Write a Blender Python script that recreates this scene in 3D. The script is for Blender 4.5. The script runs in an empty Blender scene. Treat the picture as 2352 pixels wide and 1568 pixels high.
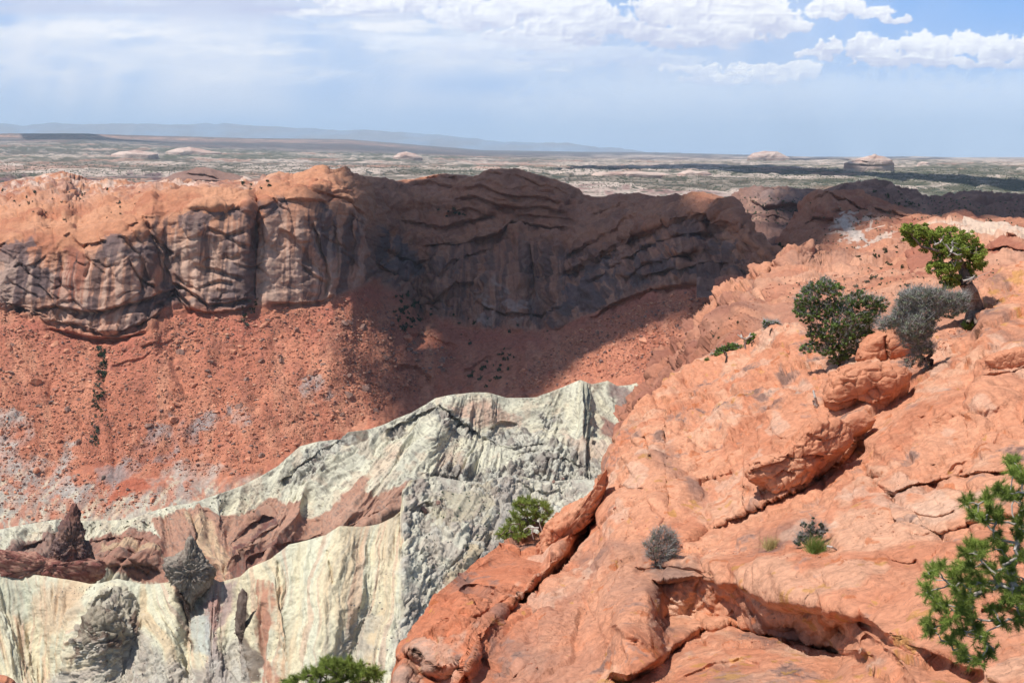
import bpy, math, random
import numpy as np
random.seed(7)
RS = np.random.RandomState(11)
scene = bpy.context.scene
COL = scene.collection

# ------------------------------------------------------------------ camera, world, sun, exposure
FPX = 2522.0                      # focal length in units of a 2352 x 1568 frame
PITCH = math.atan((784 - 356) / FPX)
cam_d = bpy.data.cameras.new("camera")
cam_d.sensor_width = 36.0
cam_d.lens = 36.0 * FPX / 2352.0
cam_d.clip_start = 0.5
cam_d.clip_end = 200000.0
cam = bpy.data.objects.new("camera", cam_d)
COL.objects.link(cam)
cam.location = (0, 0, 0)
cam.rotation_euler = (math.pi / 2 - PITCH, 0, 0)
scene.camera = cam

SUN_EL = math.radians(64)
SUN_AZ = math.radians(-112)        # measured from +Y towards +X: negative = left of the view
SUND = np.array([math.sin(SUN_AZ) * math.cos(SUN_EL), math.cos(SUN_AZ) * math.cos(SUN_EL), math.sin(SUN_EL)])
world = bpy.data.worlds.new("World")
scene.world = world
world.use_nodes = True
wn = world.node_tree
wn.nodes.clear()
wo = wn.nodes.new('ShaderNodeOutputWorld')
wb = wn.nodes.new('ShaderNodeBackground')
sk = wn.nodes.new('ShaderNodeTexSky')
sk.sky_type = 'NISHITA'
sk.sun_disc = False
sk.sun_elevation = SUN_EL
sk.sun_rotation = SUN_AZ
sk.altitude = 1700
sk.dust_density = 2.0
wb.inputs['Strength'].default_value = 0.10
wn.links.new(sk.outputs[0], wb.inputs[0])
wn.links.new(wb.outputs[0], wo.inputs[0])
sd = bpy.data.lights.new("sun", 'SUN')
sd.energy = 4.3
sd.angle = math.radians(0.53)
sd.color = (1.0, 0.965, 0.90)
sun = bpy.data.objects.new("sun", sd)
COL.objects.link(sun)
from mathutils import Vector
sun.rotation_euler = Vector(SUND).to_track_quat('Z', 'Y').to_euler()
scene.view_settings.view_transform = 'Standard'
scene.view_settings.look = 'None'
scene.view_settings.exposure = 0.30
scene.view_settings.gamma = 1.0
try: scene.view_settings.use_curve_mapping = False
except Exception: pass
scene.cycles.volume_bounces = 1
scene.cycles.max_bounces = 6
scene.cycles.diffuse_bounces = 3

# ------------------------------------------------------------------ helpers: colour, noise, points
def lin(c):
    """sRGB 0..255 triple -> linear"""
    c = np.asarray(c, dtype=float) / 255.0
    return np.where(c <= 0.04045, c / 12.92, ((c + 0.055) / 1.055) ** 2.4)
AK = 0.76
DESAT = 0.09
def A(r, g, b):
    c = lin((r, g, b)) * AK; l = c @ np.array([.3, .59, .11])
    return c * (1 - DESAT) + l * DESAT       # albedo of a surface that looks r,g,b in full sun

_perm = RS.permutation(256)
_perm = np.concatenate([_perm, _perm, _perm]).astype(np.int64)
_val = RS.rand(256).astype(np.float32) * 2 - 1
def vnoise(x, y, z=None):
    """smooth value noise in -1..1"""
    if z is None: z = np.zeros_like(x)
    xi = np.floor(x).astype(np.int64); yi = np.floor(y).astype(np.int64); zi = np.floor(z).astype(np.int64)
    fx = (x - xi).astype(np.float32); fy = (y - yi).astype(np.float32); fz = (z - zi).astype(np.float32)
    fx = fx * fx * fx * (fx * (fx * 6 - 15) + 10); fy = fy * fy * fy * (fy * (fy * 6 - 15) + 10); fz = fz * fz * fz * (fz * (fz * 6 - 15) + 10)
    xi &= 255; yi &= 255; zi &= 255
    def h(a, b, c): return _val[_perm[_perm[_perm[a] + b] + c]]
    x1 = xi + 1; y1 = yi + 1; z1 = zi + 1
    c00 = h(xi, yi, zi) * (1 - fx) + h(x1, yi, zi) * fx
    c10 = h(xi, y1, zi) * (1 - fx) + h(x1, y1, zi) * fx
    c01 = h(xi, yi, z1) * (1 - fx) + h(x1, yi, z1) * fx
    c11 = h(xi, y1, z1) * (1 - fx) + h(x1, y1, z1) * fx
    return (c00 * (1 - fy) + c10 * fy) * (1 - fz) + (c01 * (1 - fy) + c11 * fy) * fz
def fbm(x, y, z=None, o=4, gain=0.5, lac=2.03):
    r = 0; a = 1.0; s = 0
    for k in range(o):
        f = lac ** k
        r = r + a * vnoise(x * f + 17.3 * k, y * f - 9.1 * k, None if z is None else z * f + 5.7 * k)
        s += a; a *= gain
    return r / s * 1.5
def ridged(x, y, z=None, o=4, gain=0.5):
    r = 0; a = 1.0; s = 0
    for k in range(o):
        f = 2.03 ** k
        r = r + a * (1 - 2.4 * np.abs(vnoise(x * f + 7.3 * k, y * f + 3.1 * k, None if z is None else z * f - 2.7 * k)))
        s += a; a *= gain
    return r / s
_cj = RS.rand(256, 3).astype(np.float32)
def cell(x, y, z=None, jitter=0.9):
    """F1, F2-F1 and a per-cell random value"""
    two = z is None
    if two: z = np.zeros_like(x)
    xi = np.floor(x).astype(np.int64); yi = np.floor(y).astype(np.int64); zi = np.floor(z).astype(np.int64)
    f1 = np.full(x.shape, 9.0, np.float32); f2 = f1.copy(); idv = np.zeros(x.shape, np.float32)
    for dz in ((0,) if two else (-1, 0, 1)):
        for dy in (-1, 0, 1):
            for dx in (-1, 0, 1):
                a = xi + dx; b = yi + dy; c = zi + dz
                hh = _perm[_perm[_perm[a & 255] + (b & 255)] + (c & 255)]
                j = _cj[hh]
                d = (a + j[..., 0] * jitter - x) ** 2 + (b + j[..., 1] * jitter - y) ** 2
                if not two: d = d + (c + j[..., 2] * jitter - z) ** 2
                d = d.astype(np.float32)
                near = d < f1
                f2 = np.where(near, f1, np.minimum(f2, d))
                f1 = np.where(near, d, f1)
                idv = np.where(near, _val[hh], idv)
    f1 = np.sqrt(f1); f2 = np.sqrt(f2)
    return f1, f2 - f1, idv
def crag(x, y, z, o=4, gain=0.55):
    """creased relief: flat tilted faces meeting in sharp cracks"""
    wx = x + .5 * fbm(x * .7 + 4, y * .7, z * .7, o=2); wz = z + .5 * fbm(x * .7 - 9, y * .7, z * .7, o=2)
    r = 0; a = 1.0
    for k in range(o):
        f = 2.1 ** k
        r = r + a * (1.6 * np.abs(vnoise(wx * f + 3.7 * k, y * f + 1.3 * k, wz * f * 1.3 + 9.1 * k)) ** .7 - .6); a *= gain
    return r
def sstep(a, b, x):
    t = np.clip((x - a) / (b - a), 0, 1)
    return t * t * (3 - 2 * t)
CP, SP = math.cos(PITCH), math.sin(PITCH)
def P(px, py, D):
    """a point D metres ahead (world Y), in the direction given by frame coordinates"""
    dx = (np.asarray(px, float) - 1176) / FPX; dy = (784 - np.asarray(py, float)) / FPX
    yy = CP + dy * SP; zz = -SP + dy * CP
    D = np.asarray(D, float)
    return np.stack(np.broadcast_arrays(dx / yy * D, D, zz / yy * D), -1)
def proj(p):
    x, y, z = p[..., 0], p[..., 1], p[..., 2]
    f = y * CP - z * SP; u = y * SP + z * CP
    return 1176 + x / f * FPX, 784 - u / f * FPX
def interp(pts, xs, k):
    a = sorted(pts, key=lambda q: q[0])
    return np.interp(xs, [q[0] for q in a], [q[k] for q in a])
def poly_line(px, py, pts):
    """distance, signed distance (+ = below a line drawn left to right), arc fraction"""
    best = np.full(px.shape, 1e9); sg = np.zeros(px.shape); u = np.zeros(px.shape)
    L = [0]
    for a, b in zip(pts[:-1], pts[1:]): L.append(L[-1] + math.hypot(b[0] - a[0], b[1] - a[1]))
    for k, (a, b) in enumerate(zip(pts[:-1], pts[1:])):
        ex, ey = b[0] - a[0], b[1] - a[1]; l2 = ex * ex + ey * ey + 1e-9
        t = np.clip(((px - a[0]) * ex + (py - a[1]) * ey) / l2, 0, 1)
        qx = px - a[0] - t * ex; qy = py - a[1] - t * ey
        d = np.hypot(qx, qy); s = qx * (-ey) + qy * ex
        m = d < best
        best = np.where(m, d, best); sg = np.where(m, np.sign(s), sg)
        u = np.where(m, (L[k] + t * math.sqrt(l2)) / L[-1], u)
    return best, best * sg, u
def in_poly(px, py, pts):
    c = np.zeros(px.shape, bool); n = len(pts)
    for i in range(n):
        x1, y1 = pts[i]; x2, y2 = pts[(i + 1) % n]
        if y1 == y2: continue
        cond = ((y1 > py) != (y2 > py)) & (px < (x2 - x1) * (py - y1) / (y2 - y1) + x1)
        c ^= cond
    return c
def soft_poly(px, py, pts, w=6, warp=10, ws=25.0, seed=0):
    """soft 0..1 mask of an area with a ragged edge"""
    xs = [q[0] for q in pts]; ys = [q[1] for q in pts]; m = w + warp + 8
    sel = (px > min(xs) - m) & (px < max(xs) + m) & (py > min(ys) - m) & (py < max(ys) + m)
    out = np.zeros(px.shape)
    if not sel.any(): return out
    X = px[sel]; Y = py[sel]
    wx = X + warp * fbm(X / ws + seed, Y / ws + seed * 1.7, o=4); wy = Y + warp * fbm(X / ws + 40 + seed, Y / ws - seed, o=4)
    d, _, _ = poly_line(wx, wy, list(pts) + [pts[0]])
    ins = in_poly(wx, wy, pts)
    out[sel] = sstep(-w, w, np.where(ins, d, -d))
    return out
class Sheet:
    """a stretch of ground: rows of control points (frame x, frame y, metres ahead) lofted into a dense grid"""
    def __init__(s, x0, x1, nx, rows, ns, smooth=True, xw=0, crease=()):
        s.xs = np.linspace(x0, x1, nx)
        s.nx = nx
        K = len(rows)
        yy = np.stack([interp(r, s.xs, 1) for r in rows]); dd = np.stack([np.log(interp(r, s.xs, 2)) for r in rows])
        if xw:
            ker = np.hanning(xw + 2)[1:-1]; ker /= ker.sum()
            pad = lambda a: np.pad(a, ((0, 0), (xw // 2, xw - 1 - xw // 2)), mode='edge')
            dd = np.stack([np.convolve(pad(dd)[k], ker, 'valid') for k in range(K)])
        ts = []; 
        for k, n in enumerate(ns): ts += [k + j / n for j in range(n)]
        ts.append(K - 1); ts = np.array(ts)
        s.ts = ts; s.nv = len(ts)
        def ev(a):
            i = np.clip(np.floor(ts).astype(int), 0, K - 2); f = (ts - i)[:, None]
            p0 = a[np.maximum(i - 1, 0)]; p1 = a[i]; p2 = a[i + 1]; p3 = a[np.minimum(i + 2, K - 1)]
            if not smooth: return p1 * (1 - f) + p2 * f
            # monotone-limited hermite
            d1 = p1 - p0; d2 = p2 - p1; d3 = p3 - p2
            m1 = np.where(d1 * d2 > 0, 2 * d1 * d2 / (d1 + d2 + 1e-12 * np.sign(d1 + d2 + 1e-30)), 0); m2 = np.where(d2 * d3 > 0, 2 * d2 * d3 / (d2 + d3 + 1e-12 * np.sign(d2 + d3 + 1e-30)), 0)
            m1 = np.where(i[:, None] == 0, d2, m1); m2 = np.where(i[:, None] == K - 2, d2, m2)
            for q in crease:
                m1 = np.where(i[:, None] == q, d2, m1); m2 = np.where(i[:, None] == q - 1, d2, m2)
            h00 = 2 * f**3 - 3 * f**2 + 1; h10 = f**3 - 2 * f**2 + f; h01 = -2 * f**3 + 3 * f**2; h11 = f**3 - f**2
            return h00 * p1 + h10 * m1 + h01 * p2 + h11 * m2
        s.py = ev(yy); s.D = np.exp(ev(dd)); s.px = np.broadcast_to(s.xs, s.py.shape).copy()
        s.dD = np.zeros_like(s.D)
        s.col = np.zeros(s.D.shape + (3,))
        s.T = np.broadcast_to(ts[:, None], s.D.shape)
        s.upd()
    def upd(s): s.p = P(s.px, s.py, s.D + s.dD)
    def normals(s):
        du = np.gradient(s.p, axis=1); dv = np.gradient(s.p, axis=0)
        n = np.cross(du, dv); n /= np.linalg.norm(n, axis=-1, keepdims=True) + 1e-9
        flip = (n * s.p).sum(-1) > 0           # towards the viewer's side
        n[flip] *= -1
        return n
    def push(s, amt, k=4):
        n = s.normals()
        for ax in (0, 1):                     # direction from the broad form, so that ledge edges stay clean
            for _ in range(2):
                c = np.cumsum(np.concatenate([np.repeat(n.take([0], ax), k + 1, ax), n, np.repeat(n.take([-1], ax), k, ax)], ax), ax)
                m = n.shape[ax]; n = (c.take(range(2 * k + 1, m + 2 * k + 1), ax) - c.take(range(0, m), ax)) / (2 * k + 1)
        n /= np.linalg.norm(n, axis=-1, keepdims=True) + 1e-9
        s.p = s.p + n * amt[..., None]
    def step(s, pts, depth, fall, edge=3.0, lip=0.0, taper=0.12):
        """ledge along a line: the rock just below it is set back by depth and comes out again over fall"""
        xs_ = [q[0] for q in pts]; m = fall * 3.5 + 6 + edge
        i0 = int(np.searchsorted(s.xs, min(xs_) - m)); i1 = int(np.searchsorted(s.xs, max(xs_) + m))
        if i1 - i0 < 2: return
        X = s.px[:, i0:i1]; Y = s.py[:, i0:i1]
        ymin = min(q[1] for q in pts) - m; ymax = max(q[1] for q in pts) + m
        rs = np.where(((Y > ymin) & (Y < ymax)).any(1))[0]
        if len(rs) == 0: return
        r0, r1 = rs[0], rs[-1] + 1
        X = X[r0:r1]; Y = Y[r0:r1]
        wob = min(fall * 0.05 + 1.2, 2.6)
        Xw = X + wob * fbm(X / 18, Y / 18, o=2); Yw = Y + wob * fbm(X / 18 + 50, Y / 18, o=2)
        d, sg, u = poly_line(Xw, Yw, pts)
        tp = sstep(0, taper, u) * sstep(0, taper, 1 - u)
        val = np.where(sg > 0, np.clip(sg / edge, 0, 1) ** 0.8 * np.exp(-np.maximum(sg - edge, 0) / fall), 0) * depth
        if lip: val = val - np.where(sg <= 0, np.exp(sg / (fall * 0.8)), np.exp(-sg / 1.5)) * lip
        s.dD[r0:r1, i0:i1] += val * tp
    def bump(s, x, y, rx, ry, amt, ang=0):
        c, q = math.cos(ang), math.sin(ang); X = s.px - x; Y = s.py - y
        s.dD -= amt * np.exp(-(((X * c + Y * q) / rx) ** 2 + ((-X * q + Y * c) / ry) ** 2))
    def paint(s, m, c):
        m = np.clip(m, 0, 1)[..., None]; s.col = s.col * (1 - m) + np.asarray(c) * m
    def at(s, px, py):
        i = int(np.clip(round((px - s.xs[0]) / (s.xs[1] - s.xs[0])), 0, s.nx - 1))
        if not hasattr(s, '_pr'): s._pr = proj(s.p); s._n = s.normals()
        c = s._pr[1][:, i]; j = np.where(np.abs(c - py) < 4)[0]
        if len(j) == 0: j = [int(np.argmin(np.abs(c - py)))]
        j = min(j, key=lambda q: s.p[q, i, 1])
        return s.p[j, i].copy(), s._n[j, i].copy()
def mesh_from(name, verts, faces, mat, cols=None, parent=None, smooth=False, loc=None):
    me = bpy.data.meshes.new(name)
    verts = np.asarray(verts, dtype=np.float32).reshape(-1, 3)
    if isinstance(faces, np.ndarray):
        k = faces.shape[1]; n = len(faces)
        me.vertices.add(len(verts)); me.vertices.foreach_set('co', verts.ravel())
        me.loops.add(n * k); me.loops.foreach_set('vertex_index', faces.astype(np.int32).ravel())
        me.polygons.add(n); me.polygons.foreach_set('loop_start', np.arange(n, dtype=np.int32) * k)
        try: me.polygons.foreach_set('loop_total', np.full(n, k, np.int32))
        except Exception: pass
        me.update(calc_edges=True)
    else:
        me.from_pydata([tuple(v) for v in verts], [], faces)
    if cols is not None:
        a = me.color_attributes.new('Col', 'FLOAT_COLOR', 'POINT')
        c = np.ones((len(verts), 4), np.float32); c[:, :3] = cols.reshape(-1, 3)
        a.data.foreach_set('color', c.ravel())
    if smooth: me.polygons.foreach_set('use_smooth', np.ones(len(me.polygons), bool))
    if mat: me.materials.append(mat)
    o = bpy.data.objects.new(name, me); COL.objects.link(o)
    if parent: o.parent = parent
    if loc is not None: o.location = loc
    return o
def grid_faces(nv, nx, r0=0, r1=None):
    r1 = nv - 1 if r1 is None else r1
    j, i = np.meshgrid(np.arange(r0, r1), np.arange(nx - 1), indexing='ij')
    a = j * nx + i
    return np.stack([a, a + nx, a + nx + 1, a + 1], -1).reshape(-1, 4)
def build(s, name, mat, r0=0, r1=None, kind='structure'):
    r1 = s.nv - 1 if r1 is None else r1
    p = s.p[r0:r1 + 1].reshape(-1, 3); c = s.col[r0:r1 + 1].reshape(-1, 3)
    o = mesh_from(name, p, grid_faces(r1 - r0 + 1, s.nx), mat, np.clip(c, 0.01, 0.95), smooth=True)
    if kind: o['kind'] = kind
    return o
def tag(o, label=None, cat=None, group=None, kind=None):
    if label: o['label'] = label
    if cat: o['category'] = cat
    if group: o['group'] = group
    if kind: o['kind'] = kind
    return o
def mat_rock(name, scale, bump=0.5, var=0.25, dark=None, rough=0.92, dist=0.1, speck=None, dots=()):
    """surface colour from the mesh, broken up by noise; fine relief as bump. scale = size in metres of the fine grain"""
    m = bpy.data.materials.new(name); m.use_nodes = True; nt = m.node_tree; N = nt.nodes; L = nt.links
    b = N['Principled BSDF']; b.inputs['Roughness'].default_value = rough
    b.inputs['Specular IOR Level'].default_value = 0.15
    at = N.new('ShaderNodeAttribute'); at.attribute_name = 'Col'
    tc = N.new('ShaderNodeTexCoord')
    n1 = N.new('ShaderNodeTexNoise'); n1.inputs['Scale'].default_value = 1.0 / scale; n1.inputs['Detail'].default_value = 9; n1.inputs['Roughness'].default_value = 0.68
    L.new(tc.outputs['Object'], n1.inputs['Vector'])
    mr = N.new('ShaderNodeMapRange'); mr.inputs['From Min'].default_value = 0.3; mr.inputs['From Max'].default_value = 0.7
    mr.inputs['To Min'].default_value = 1 - var; mr.inputs['To Max'].default_value = 1 + var
    L.new(n1.outputs['Fac'], mr.inputs['Value'])
    vm = N.new('ShaderNodeVectorMath'); vm.operation = 'SCALE'
    L.new(at.outputs['Color'], vm.inputs[0]); L.new(mr.outputs[0], vm.inputs['Scale'])
    out = vm.outputs[0]
    if speck:      # dark lichen and desert varnish spots with a shape of their own
        n2 = N.new('ShaderNodeTexNoise'); n2.inputs['Scale'].default_value = 1.0 / speck; n2.inputs['Detail'].default_value = 6; n2.inputs['Roughness'].default_value = 0.75
        L.new(tc.outputs['Object'], n2.inputs['Vector'])
        r = N.new('ShaderNodeMapRange'); r.inputs['From Min'].default_value = 0.60; r.inputs['From Max'].default_value = 0.66
        r.inputs['To Max'].default_value = 0.75
        L.new(n2.outputs['Fac'], r.inputs['Value'])
        mx = N.new('ShaderNodeMixRGB'); mx.inputs['Color2'].default_value = (*lin((92, 78, 76)), 1)
        L.new(r.outputs[0], mx.inputs['Fac']); L.new(out, mx.inputs['Color1']); out = mx.outputs[0]
    for (sc, thr, keep, c) in dots:      # scrub seen from afar
        mp = N.new('ShaderNodeVectorMath'); mp.operation = 'MULTIPLY'; mp.inputs[1].default_value = (1, 1, 0); L.new(tc.outputs['Object'], mp.inputs[0])
        vo = N.new('ShaderNodeTexVoronoi'); vo.inputs['Scale'].default_value = 1.0 / sc; L.new(mp.outputs[0], vo.inputs['Vector'])
        lt = N.new('ShaderNodeMath'); lt.operation = 'LESS_THAN'; lt.inputs[1].default_value = thr; L.new(vo.outputs['Distance'], lt.inputs[0])
        sp = N.new('ShaderNodeSeparateColor'); L.new(vo.outputs['Color'], sp.inputs[0])
        n3 = N.new('ShaderNodeTexNoise'); n3.inputs['Scale'].default_value = 0.06 / sc; n3.inputs['Detail'].default_value = 4; L.new(mp.outputs[0], n3.inputs['Vector'])
        ad = N.new('ShaderNodeMath'); ad.operation = 'ADD'; L.new(sp.outputs[0], ad.inputs[0]); L.new(n3.outputs['Fac'], ad.inputs[1])
        gt = N.new('ShaderNodeMath'); gt.operation = 'LESS_THAN'; gt.inputs[1].default_value = keep; L.new(ad.outputs[0], gt.inputs[0])
        ml = N.new('ShaderNodeMath'); ml.operation = 'MULTIPLY'; L.new(lt.outputs[0], ml.inputs[0]); L.new(gt.outputs[0], ml.inputs[1])
        m2 = N.new('ShaderNodeMath'); m2.operation = 'MULTIPLY'; m2.inputs[1].default_value = 0.75; L.new(ml.outputs[0], m2.inputs[0])
        mx = N.new('ShaderNodeMixRGB'); mx.inputs['Color2'].default_value = (*c, 1)
        L.new(m2.outputs[0], mx.inputs['Fac']); L.new(out, mx.inputs['Color1']); out = mx.outputs[0]
    L.new(out, b.inputs['Base Color'])
    bp = N.new('ShaderNodeBump'); bp.inputs['Strength'].default_value = bump; bp.inputs['Distance'].default_value = dist
    n4 = N.new('ShaderNodeTexNoise'); n4.inputs['Scale'].default_value = 0.28 / scale; n4.inputs['Detail'].default_value = 10; n4.inputs['Roughness'].default_value = 0.62; n4.inputs['Distortion'].default_value = 0.6
    L.new(tc.outputs['Object'], n4.inputs['Vector'])
    ab = N.new('ShaderNodeMath'); ab.operation = 'SUBTRACT'; ab.inputs[1].default_value = 0.5; L.new(n4.outputs['Fac'], ab.inputs[0])
    ab2 = N.new('ShaderNodeMath'); ab2.operation = 'ABSOLUTE'; L.new(ab.outputs[0], ab2.inputs[0])
    pw = N.new('ShaderNodeMath'); pw.operation = 'POWER'; pw.inputs[1].default_value = 0.6; L.new(ab2.outputs[0], pw.inputs[0])
    ma = N.new('ShaderNodeMath'); ma.operation = 'MULTIPLY_ADD'; ma.inputs[1].default_value = 2.2; L.new(pw.outputs[0], ma.inputs[0]); L.new(n1.outputs['Fac'], ma.inputs[2])
    L.new(ma.outputs[0], bp.inputs['Height']); L.new(bp.outputs[0], b.inputs['Normal'])
    return m
def mat_plain(name, c, rough=0.9, var=0.2, scale=5.0, trans=0.0):
    m = bpy.data.materials.new(name); m.use_nodes = True; nt = m.node_tree; N = nt.nodes; L = nt.links
    b = N['Principled BSDF']; b.inputs['Roughness'].default_value = rough; b.inputs['Specular IOR Level'].default_value = 0.2
    tc = N.new('ShaderNodeTexCoord'); n1 = N.new('ShaderNodeTexNoise'); n1.inputs['Scale'].default_value = scale; n1.inputs['Detail'].default_value = 5
    L.new(tc.outputs['Object'], n1.inputs['Vector'])
    mx = N.new('ShaderNodeMixRGB'); c = np.asarray(c)
    mx.inputs['Color1'].default_value = (*np.clip(c * (1 - var), 0, 1), 1); mx.inputs['Color2'].default_value = (*np.clip(c * (1 + var), 0, 1), 1)
    r = N.new('ShaderNodeMapRange'); r.inputs['From Min'].default_value = 0.35; r.inputs['From Max'].default_value = 0.65
    L.new(n1.outputs['Fac'], r.inputs['Value']); L.new(r.outputs[0], mx.inputs['Fac']); L.new(mx.outputs[0], b.inputs['Base Color'])
    if trans:
        t = N.new('ShaderNodeBsdfTranslucent'); ms = N.new('ShaderNodeMixShader'); ms.inputs[0].default_value = trans
        L.new(mx.outputs[0], t.inputs['Color']); L.new(b.outputs[0], ms.inputs[1]); L.new(t.outputs[0], ms.inputs[2])
        L.new(ms.outputs[0], N['Material Output'].inputs['Surface'])
    return m

# ------------------------------------------------------------------ sky backdrop: a curved screen 75 km out
def make_sky():
    R = 75000.0
    az = np.radians(np.linspace(-38, 38, 1300)); el = np.radians(np.concatenate([np.linspace(-1.5, 12.5, 340), np.linspace(12.8, 32, 30)]))
    AZ, EL = np.meshgrid(az, el)
    p = np.stack([R * np.sin(AZ), R * np.cos(AZ), R * np.tan(EL)], -1)
    x, y = proj(p)
    x = np.clip(x, -900, 3200); y = np.clip(y, -900, 460)
    top = lin((118, 170, 236)); hor = lin((190, 211, 238))
    f = sstep(360, -60, y)
    col = hor * (1 - f[..., None]) + top * f[..., None]
    def mix(col, m, c): m = np.clip(m, 0, 1)[..., None]; return col * (1 - m) + lin(c) * m
    # thin veil and rain streaks under the cloud deck, heavier to the left
    veil = sstep(2500, 1250, x + 0.6 * y) * 0.9
    s1 = fbm(x / 260 + 3, y / 330, o=5); s2 = fbm(x / 90 + (y / 420), y / 260 + 9, o=4)
    col = mix(col, veil * (0.85 + 0.3 * s1), (182, 202, 232))
    gap = np.clip(0.55 + 0.9 * s1 + 0.35 * s2, 0, 1)
    col = mix(col, veil * gap * sstep(350, 190, y) * 0.85, (222, 227, 240))
    col = mix(col, sstep(300, 40, y) * sstep(1500, 1100, x) * np.clip(.5 + .9 * fbm(x / 150 + 40, y / 45, o=5), 0, 1) * .75, (230, 233, 241))
    col = mix(col, np.exp(-(((x - 90) / 230) ** 2 + ((y - 150) / 90) ** 2)) * (0.55 + 0.5 * s2), (232, 233, 242))
    col = mix(col, np.exp(-(((x - 420) / 200) ** 2 + ((y - 40) / 60) ** 2)) * (0.5 + 0.4 * s2), (230, 233, 243))
    for (bx, by, rx, ry, a) in ((1130, 195, 240, 32, .6), (740, 200, 120, 40, .55), (560, 300, 260, 30, .5), (1000, 275, 200, 45, .4), (1600, 205, 60, 10, .0)):
        col = mix(col, np.exp(-(((x - bx) / rx) ** 2 + ((y - by) / ry) ** 2)) * (a + 0.3 * s1), (160, 190, 232))
    # right hand lower haze
    col = mix(col, sstep(1150, 1500, x) * sstep(345, 175, y) * sstep(150, 215, y) * (0.75 + 0.4 * s1), (208, 222, 243))
    # horizontal dark streaks top left
    st = fbm(x / 240, y / 22, o=5)
    col = mix(col, sstep(95, 0, y) * sstep(-300, 0, x) * sstep(1500, 900, x) * np.clip(0.45 + 0.9 * st, 0, 1), (196, 204, 228))
    col = mix(col, np.exp(-((y - 28 - 0.02 * (x - 700)) / 16) ** 2) * sstep(480, 640, x) * sstep(1180, 900, x) * (0.7 + 0.5 * st), (190, 196, 224))
    col = mix(col, np.exp(-((y - 78 - 0.055 * (x - 700)) / 9) ** 2) * sstep(560, 760, x) * sstep(1330, 1000, x) * (0.55 + 0.6 * st), (232, 236, 246))
    for (bx, by, rx, ry, a) in ((260, 70, 330, 26, .8), (520, 118, 260, 16, .6), (150, 150, 200, 40, .5), (900, 60, 220, 14, .8), (1180, 150, 200, 16, .6), (760, 30, 180, 12, .7), (620, 175, 220, 22, .4), (1050, 110, 160, 12, .6)):
        e_ = ((x - bx + 26 * fbm(x / 60, y / 20 + by, o=4)) / rx) ** 2 + ((y - by + 9 * fbm(x / 40 + 9, y / 16 + by, o=4)) / ry) ** 2
        col = mix(col, sstep(1.3, .1, e_) * np.clip(a * (.55 + .9 * fbm(x / 70 + by, y / 14, o=5)), 0, 1), (240, 241, 246))
    # heaped clouds: (x, y, rx, ry) puffs; flat grey-lilac bases, bright tops
    def cumulus(col, puffs, base, seed, amt=1.0, bright=(250, 251, 254), shade=(203, 207, 229), rag=0.55, top=None):
        d = np.full(x.shape, -9.0)
        hy = np.zeros(x.shape)
        wx = x + 14 * fbm(x / 30 + seed, y / 26, o=3); wy = y + 9 * fbm(x / 30 + 30 + seed, y / 24, o=3)
        for (cx, cy, rx, ry) in puffs:
            q = 1 - (((wx - cx) / rx) ** 2 + ((wy - cy) / ry) ** 2)
            hy = np.where(q > d, (wy - cy) / ry, hy)
            d = np.maximum(d, q)
        b = 1 - 1.9 * np.abs(vnoise(x / 26 + seed, y / 20)) ; b2 = 1 - 1.9 * np.abs(vnoise(x / 11 + seed + 9, y / 9)); b3 = 1 - 1.9 * np.abs(vnoise(x / 5 + seed, y / 4.3 + 7))
        bl = b * 0.5 + b2 * 0.3 + b3 * 0.2
        dd = d + rag * (bl - 0.45)
        m = sstep(-0.04, 0.34, dd)
        m = m * sstep(base + 16, base - 10, y + 5 * fbm(x / 60, y / 60 + seed, o=3))
        gy = np.gradient(dd, axis=0) * 1.0; gx = np.gradient(dd, axis=1)
        bbx = 1 - 1.9 * np.abs(vnoise((x - 4) / 26 + seed, (y - 5) / 20)); bb2 = 1 - 1.9 * np.abs(vnoise((x - 2) / 11 + seed + 9, (y - 3) / 9))
        lit = (b - bbx) * 0.7 + (b2 - bb2) * 0.28
        ytop = min(q[1] - q[3] for q in puffs)
        h = np.clip((base - y) / max(base - ytop, 1), 0, 1)
        w = np.clip(0.18 + 0.8 * h - 0.38 * np.clip(hy, -1, 1) + 0.5 * lit + 0.35 * fbm(x / 45 + seed, y / 30, o=4), 0, 1)
        c = lin(shade) * (1 - w[..., None]) + lin(bright) * w[..., None]
        mm = (m * amt)[..., None]
        return col * (1 - mm) + c * mm
    col = cumulus(col, [(1620, 290, 330, 110), (1350, 260, 240, 90), (1950, 260, 420, 120), (2300, 260, 250, 110)], 320, 71, amt=0.33, bright=(222, 232, 247), shade=(198, 214, 240), rag=1.1)
    col = cumulus(col, [(1350, 35, 110, 52), (1290, 60, 120, 55), (1420, 60, 70, 34), (1230, 20, 110, 40), (1100, 30, 150, 45), (900, 0, 220, 30), (1240, 90, 160, 30)], 118, 5, amt=0.92)
    col = cumulus(col, [(1530, 15, 80, 60), (1610, 25, 110, 72), (1700, 10, 90, 62), (1760, 45, 90, 48), (1650, 75, 150, 42), (1560, 92, 120, 24), (1500, 80, 70, 26), (1820, 60, 60, 16)], 112, 12)
    col = cumulus(col, [(1895, 15, 48, 22), (1945, 16, 50, 24), (1990, 32, 60, 20), (2050, 45, 50, 8), (1900, 35, 45, 14)], 62, 23, rag=0.5)
    col = cumulus(col, [(1905, 110, 40, 26), (1870, 125, 45, 12), (1985, 106, 46, 32), (2030, 118, 50, 28), (2110, 105, 52, 34), (2160, 112, 60, 34), (2230, 100, 52, 34), (2290, 112, 60, 36), (2350, 108, 50, 32), (2450, 110, 90, 36), (2100, 140, 160, 18), (2280, 146, 140, 16)], 158, 34)
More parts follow.
